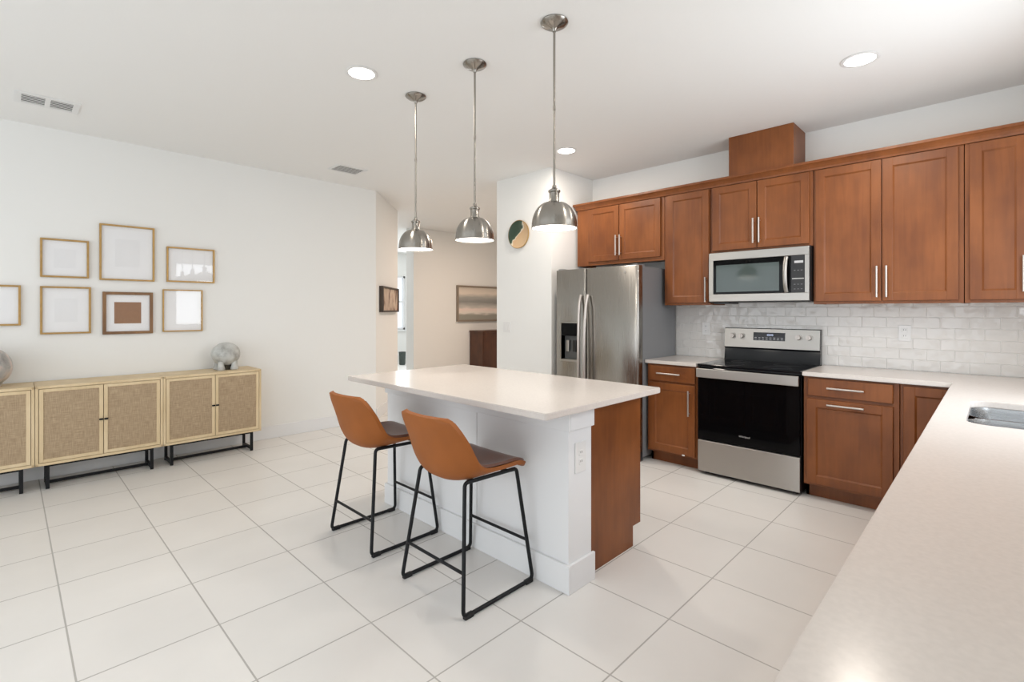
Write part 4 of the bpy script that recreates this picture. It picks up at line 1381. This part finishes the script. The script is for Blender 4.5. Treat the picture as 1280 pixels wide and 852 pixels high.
frame('small gold frame cut by the left picture edge', -0.23, 0.073, 1.237, 1.554)
frame('landscape gold frame with blank white sheet, upper left of the group', 0.182, 0.482, 1.626, 1.942, kind='sheet')
frame('largest square gold frame, highest on the wall', 0.550, 0.938, 1.618, 2.104, kind='sheet')
frame('landscape gold frame at upper right with window reflection', 1.030, 1.423, 1.622, 1.950)
frame('square gold frame with blank white sheet, lower left of the group', 0.182, 0.495, 1.163, 1.553, kind='sheet')
frame('brown frame with white mat around a kraft brown centre', 0.571, 0.926, 1.149, 1.518, fw=0.024, fm=M_BRONZE, kind='kraft')
frame('thin gold frame at lower right, nearest the footed globe', 0.999, 1.320, 1.158, 1.552, fw=0.011)

# round wall plate on the pantry wall
o = thing('wall_plate', 'round green and tan painted plate on the wall beside the refrigerator', 'wall decor', (3.939, 3.742, 2.192), RU)
MB().lathe([(0.0, 0.010), (0.135, 0.012), (0.150, 0.022), (0.153, 0.018), (0.140, 0.0), (0.0, 0.0)], mat=Matrix.Rotation(pi / 2, 4, 'X')).build('plate', M_PLATE, o)
MB().lathe([(0.150, 0.0225), (0.156, 0.020), (0.154, 0.010), (0.147, 0.014), (0.150, 0.0225)], mat=Matrix.Rotation(pi / 2, 4, 'X')).build('rim', M_GOLD, o)

# hall picture on the angled wall
hp_ = thing('hall_picture', 'small dark-framed picture on the angled hall wall', 'picture', (3.2 + 0.115 + 0.33, 5.5 + 0.115 + 0.33, 1.503), pi / 4)
hw = 0.47
f = MB()
f.box(-hw, -hw + 0.045, -0.05, -0.001, -0.168, 0.168, bev=0.002).box(hw - 0.045, hw, -0.05, -0.001, -0.168, 0.168, bev=0.002)
f.box(-hw + 0.045, hw - 0.045, -0.05, -0.001, -0.168, -0.146, bev=0.002).box(-hw + 0.045, hw - 0.045, -0.05, -0.001, 0.146, 0.168, bev=0.002)
M_DARKFRAME = plain('dark_bronze_frame', srgb(66, 54, 44), 0.5)
f.build('frame', M_DARKFRAME, hp_)
MB().box(-hw + 0.045, hw - 0.045, -0.035, -0.002, -0.146, 0.146).build('print', M_HALLART, hp_)

# large abstract picture and sideboard on the back hall wall
pc = thing('abstract_painting', 'large framed grey and cream banded abstract on the hall back wall', 'painting', (6.62, 7.419, 1.492), 0)
f = MB()
w, h, fw = 0.58, 0.352, 0.035
f.box(-w, -w + fw, -0.045, 0, -h, h, bev=0.003).box(w - fw, w, -0.045, 0, -h, h, bev=0.003)
f.box(-w + fw, w - fw, -0.045, 0, -h, -h + fw, bev=0.003).box(-w + fw, w - fw, -0.045, 0, h - fw, h, bev=0.003)
f.build('frame', M_GREYFRAME, pc)
MB().box(-w + fw, w - fw, -0.030, -0.002, -h + fw, h - fw).build('canvas', M_SEA, pc)

sb = thing('sideboard', 'dark walnut sideboard against the hall back wall', 'sideboard', (6.37, 7.02, 0), 0)
w = 1.20
MB().box(0, w, 0.0, 0.378, 0.08, 0.94, bev=0.003).box(-0.012, w + 0.012, -0.012, 0.382, 0.94, 0.966, bev=0.003).build('body', M_WALNUT, sb)
for k in range(3):
    o = MB().box(0.012 + k * 0.394, 0.012 + k * 0.394 + 0.388, -0.018, -0.001, 0.10, 0.925, bev=0.002).build('door', M_WALNUT, sb)
    kx = 0.012 + k * 0.394 + (0.350 if k != 1 else 0.04)
    MB().lathe([(0.0, 0.034), (0.016, 0.032), (0.020, 0.024), (0.014, 0.016), (0.007, 0.010), (0.008, 0.0), (0.0, 0.0)], n=20,
               mat=Matrix.Translation((kx, -0.018, 0.71)) @ Matrix.Rotation(pi / 2, 4, 'X')).build('knob', M_CHROME, o)
for fx in (0.04, w - 0.04):
    for fy in (0.04, 0.33):
        MB().box(fx - 0.025, fx + 0.025, fy - 0.025, fy + 0.025, 0, 0.081, bev=0.002).build('leg', M_WALNUT, sb)

# basket below the far window
bk_ = MB().lathe([(0.0, 0.0), (0.13, 0.0), (0.15, 0.02), (0.17, 0.34), (0.178, 0.36), (0.165, 0.36), (0.14, 0.03), (0.0, 0.02)], n=32).build('basket', M_BASKET)
bk_.location = (6.905, 10.60, 0)
bk_.scale = (0.5, 0.5, 0.9)
tag(bk_, 'dark basket on the floor below the far hall window', 'basket')
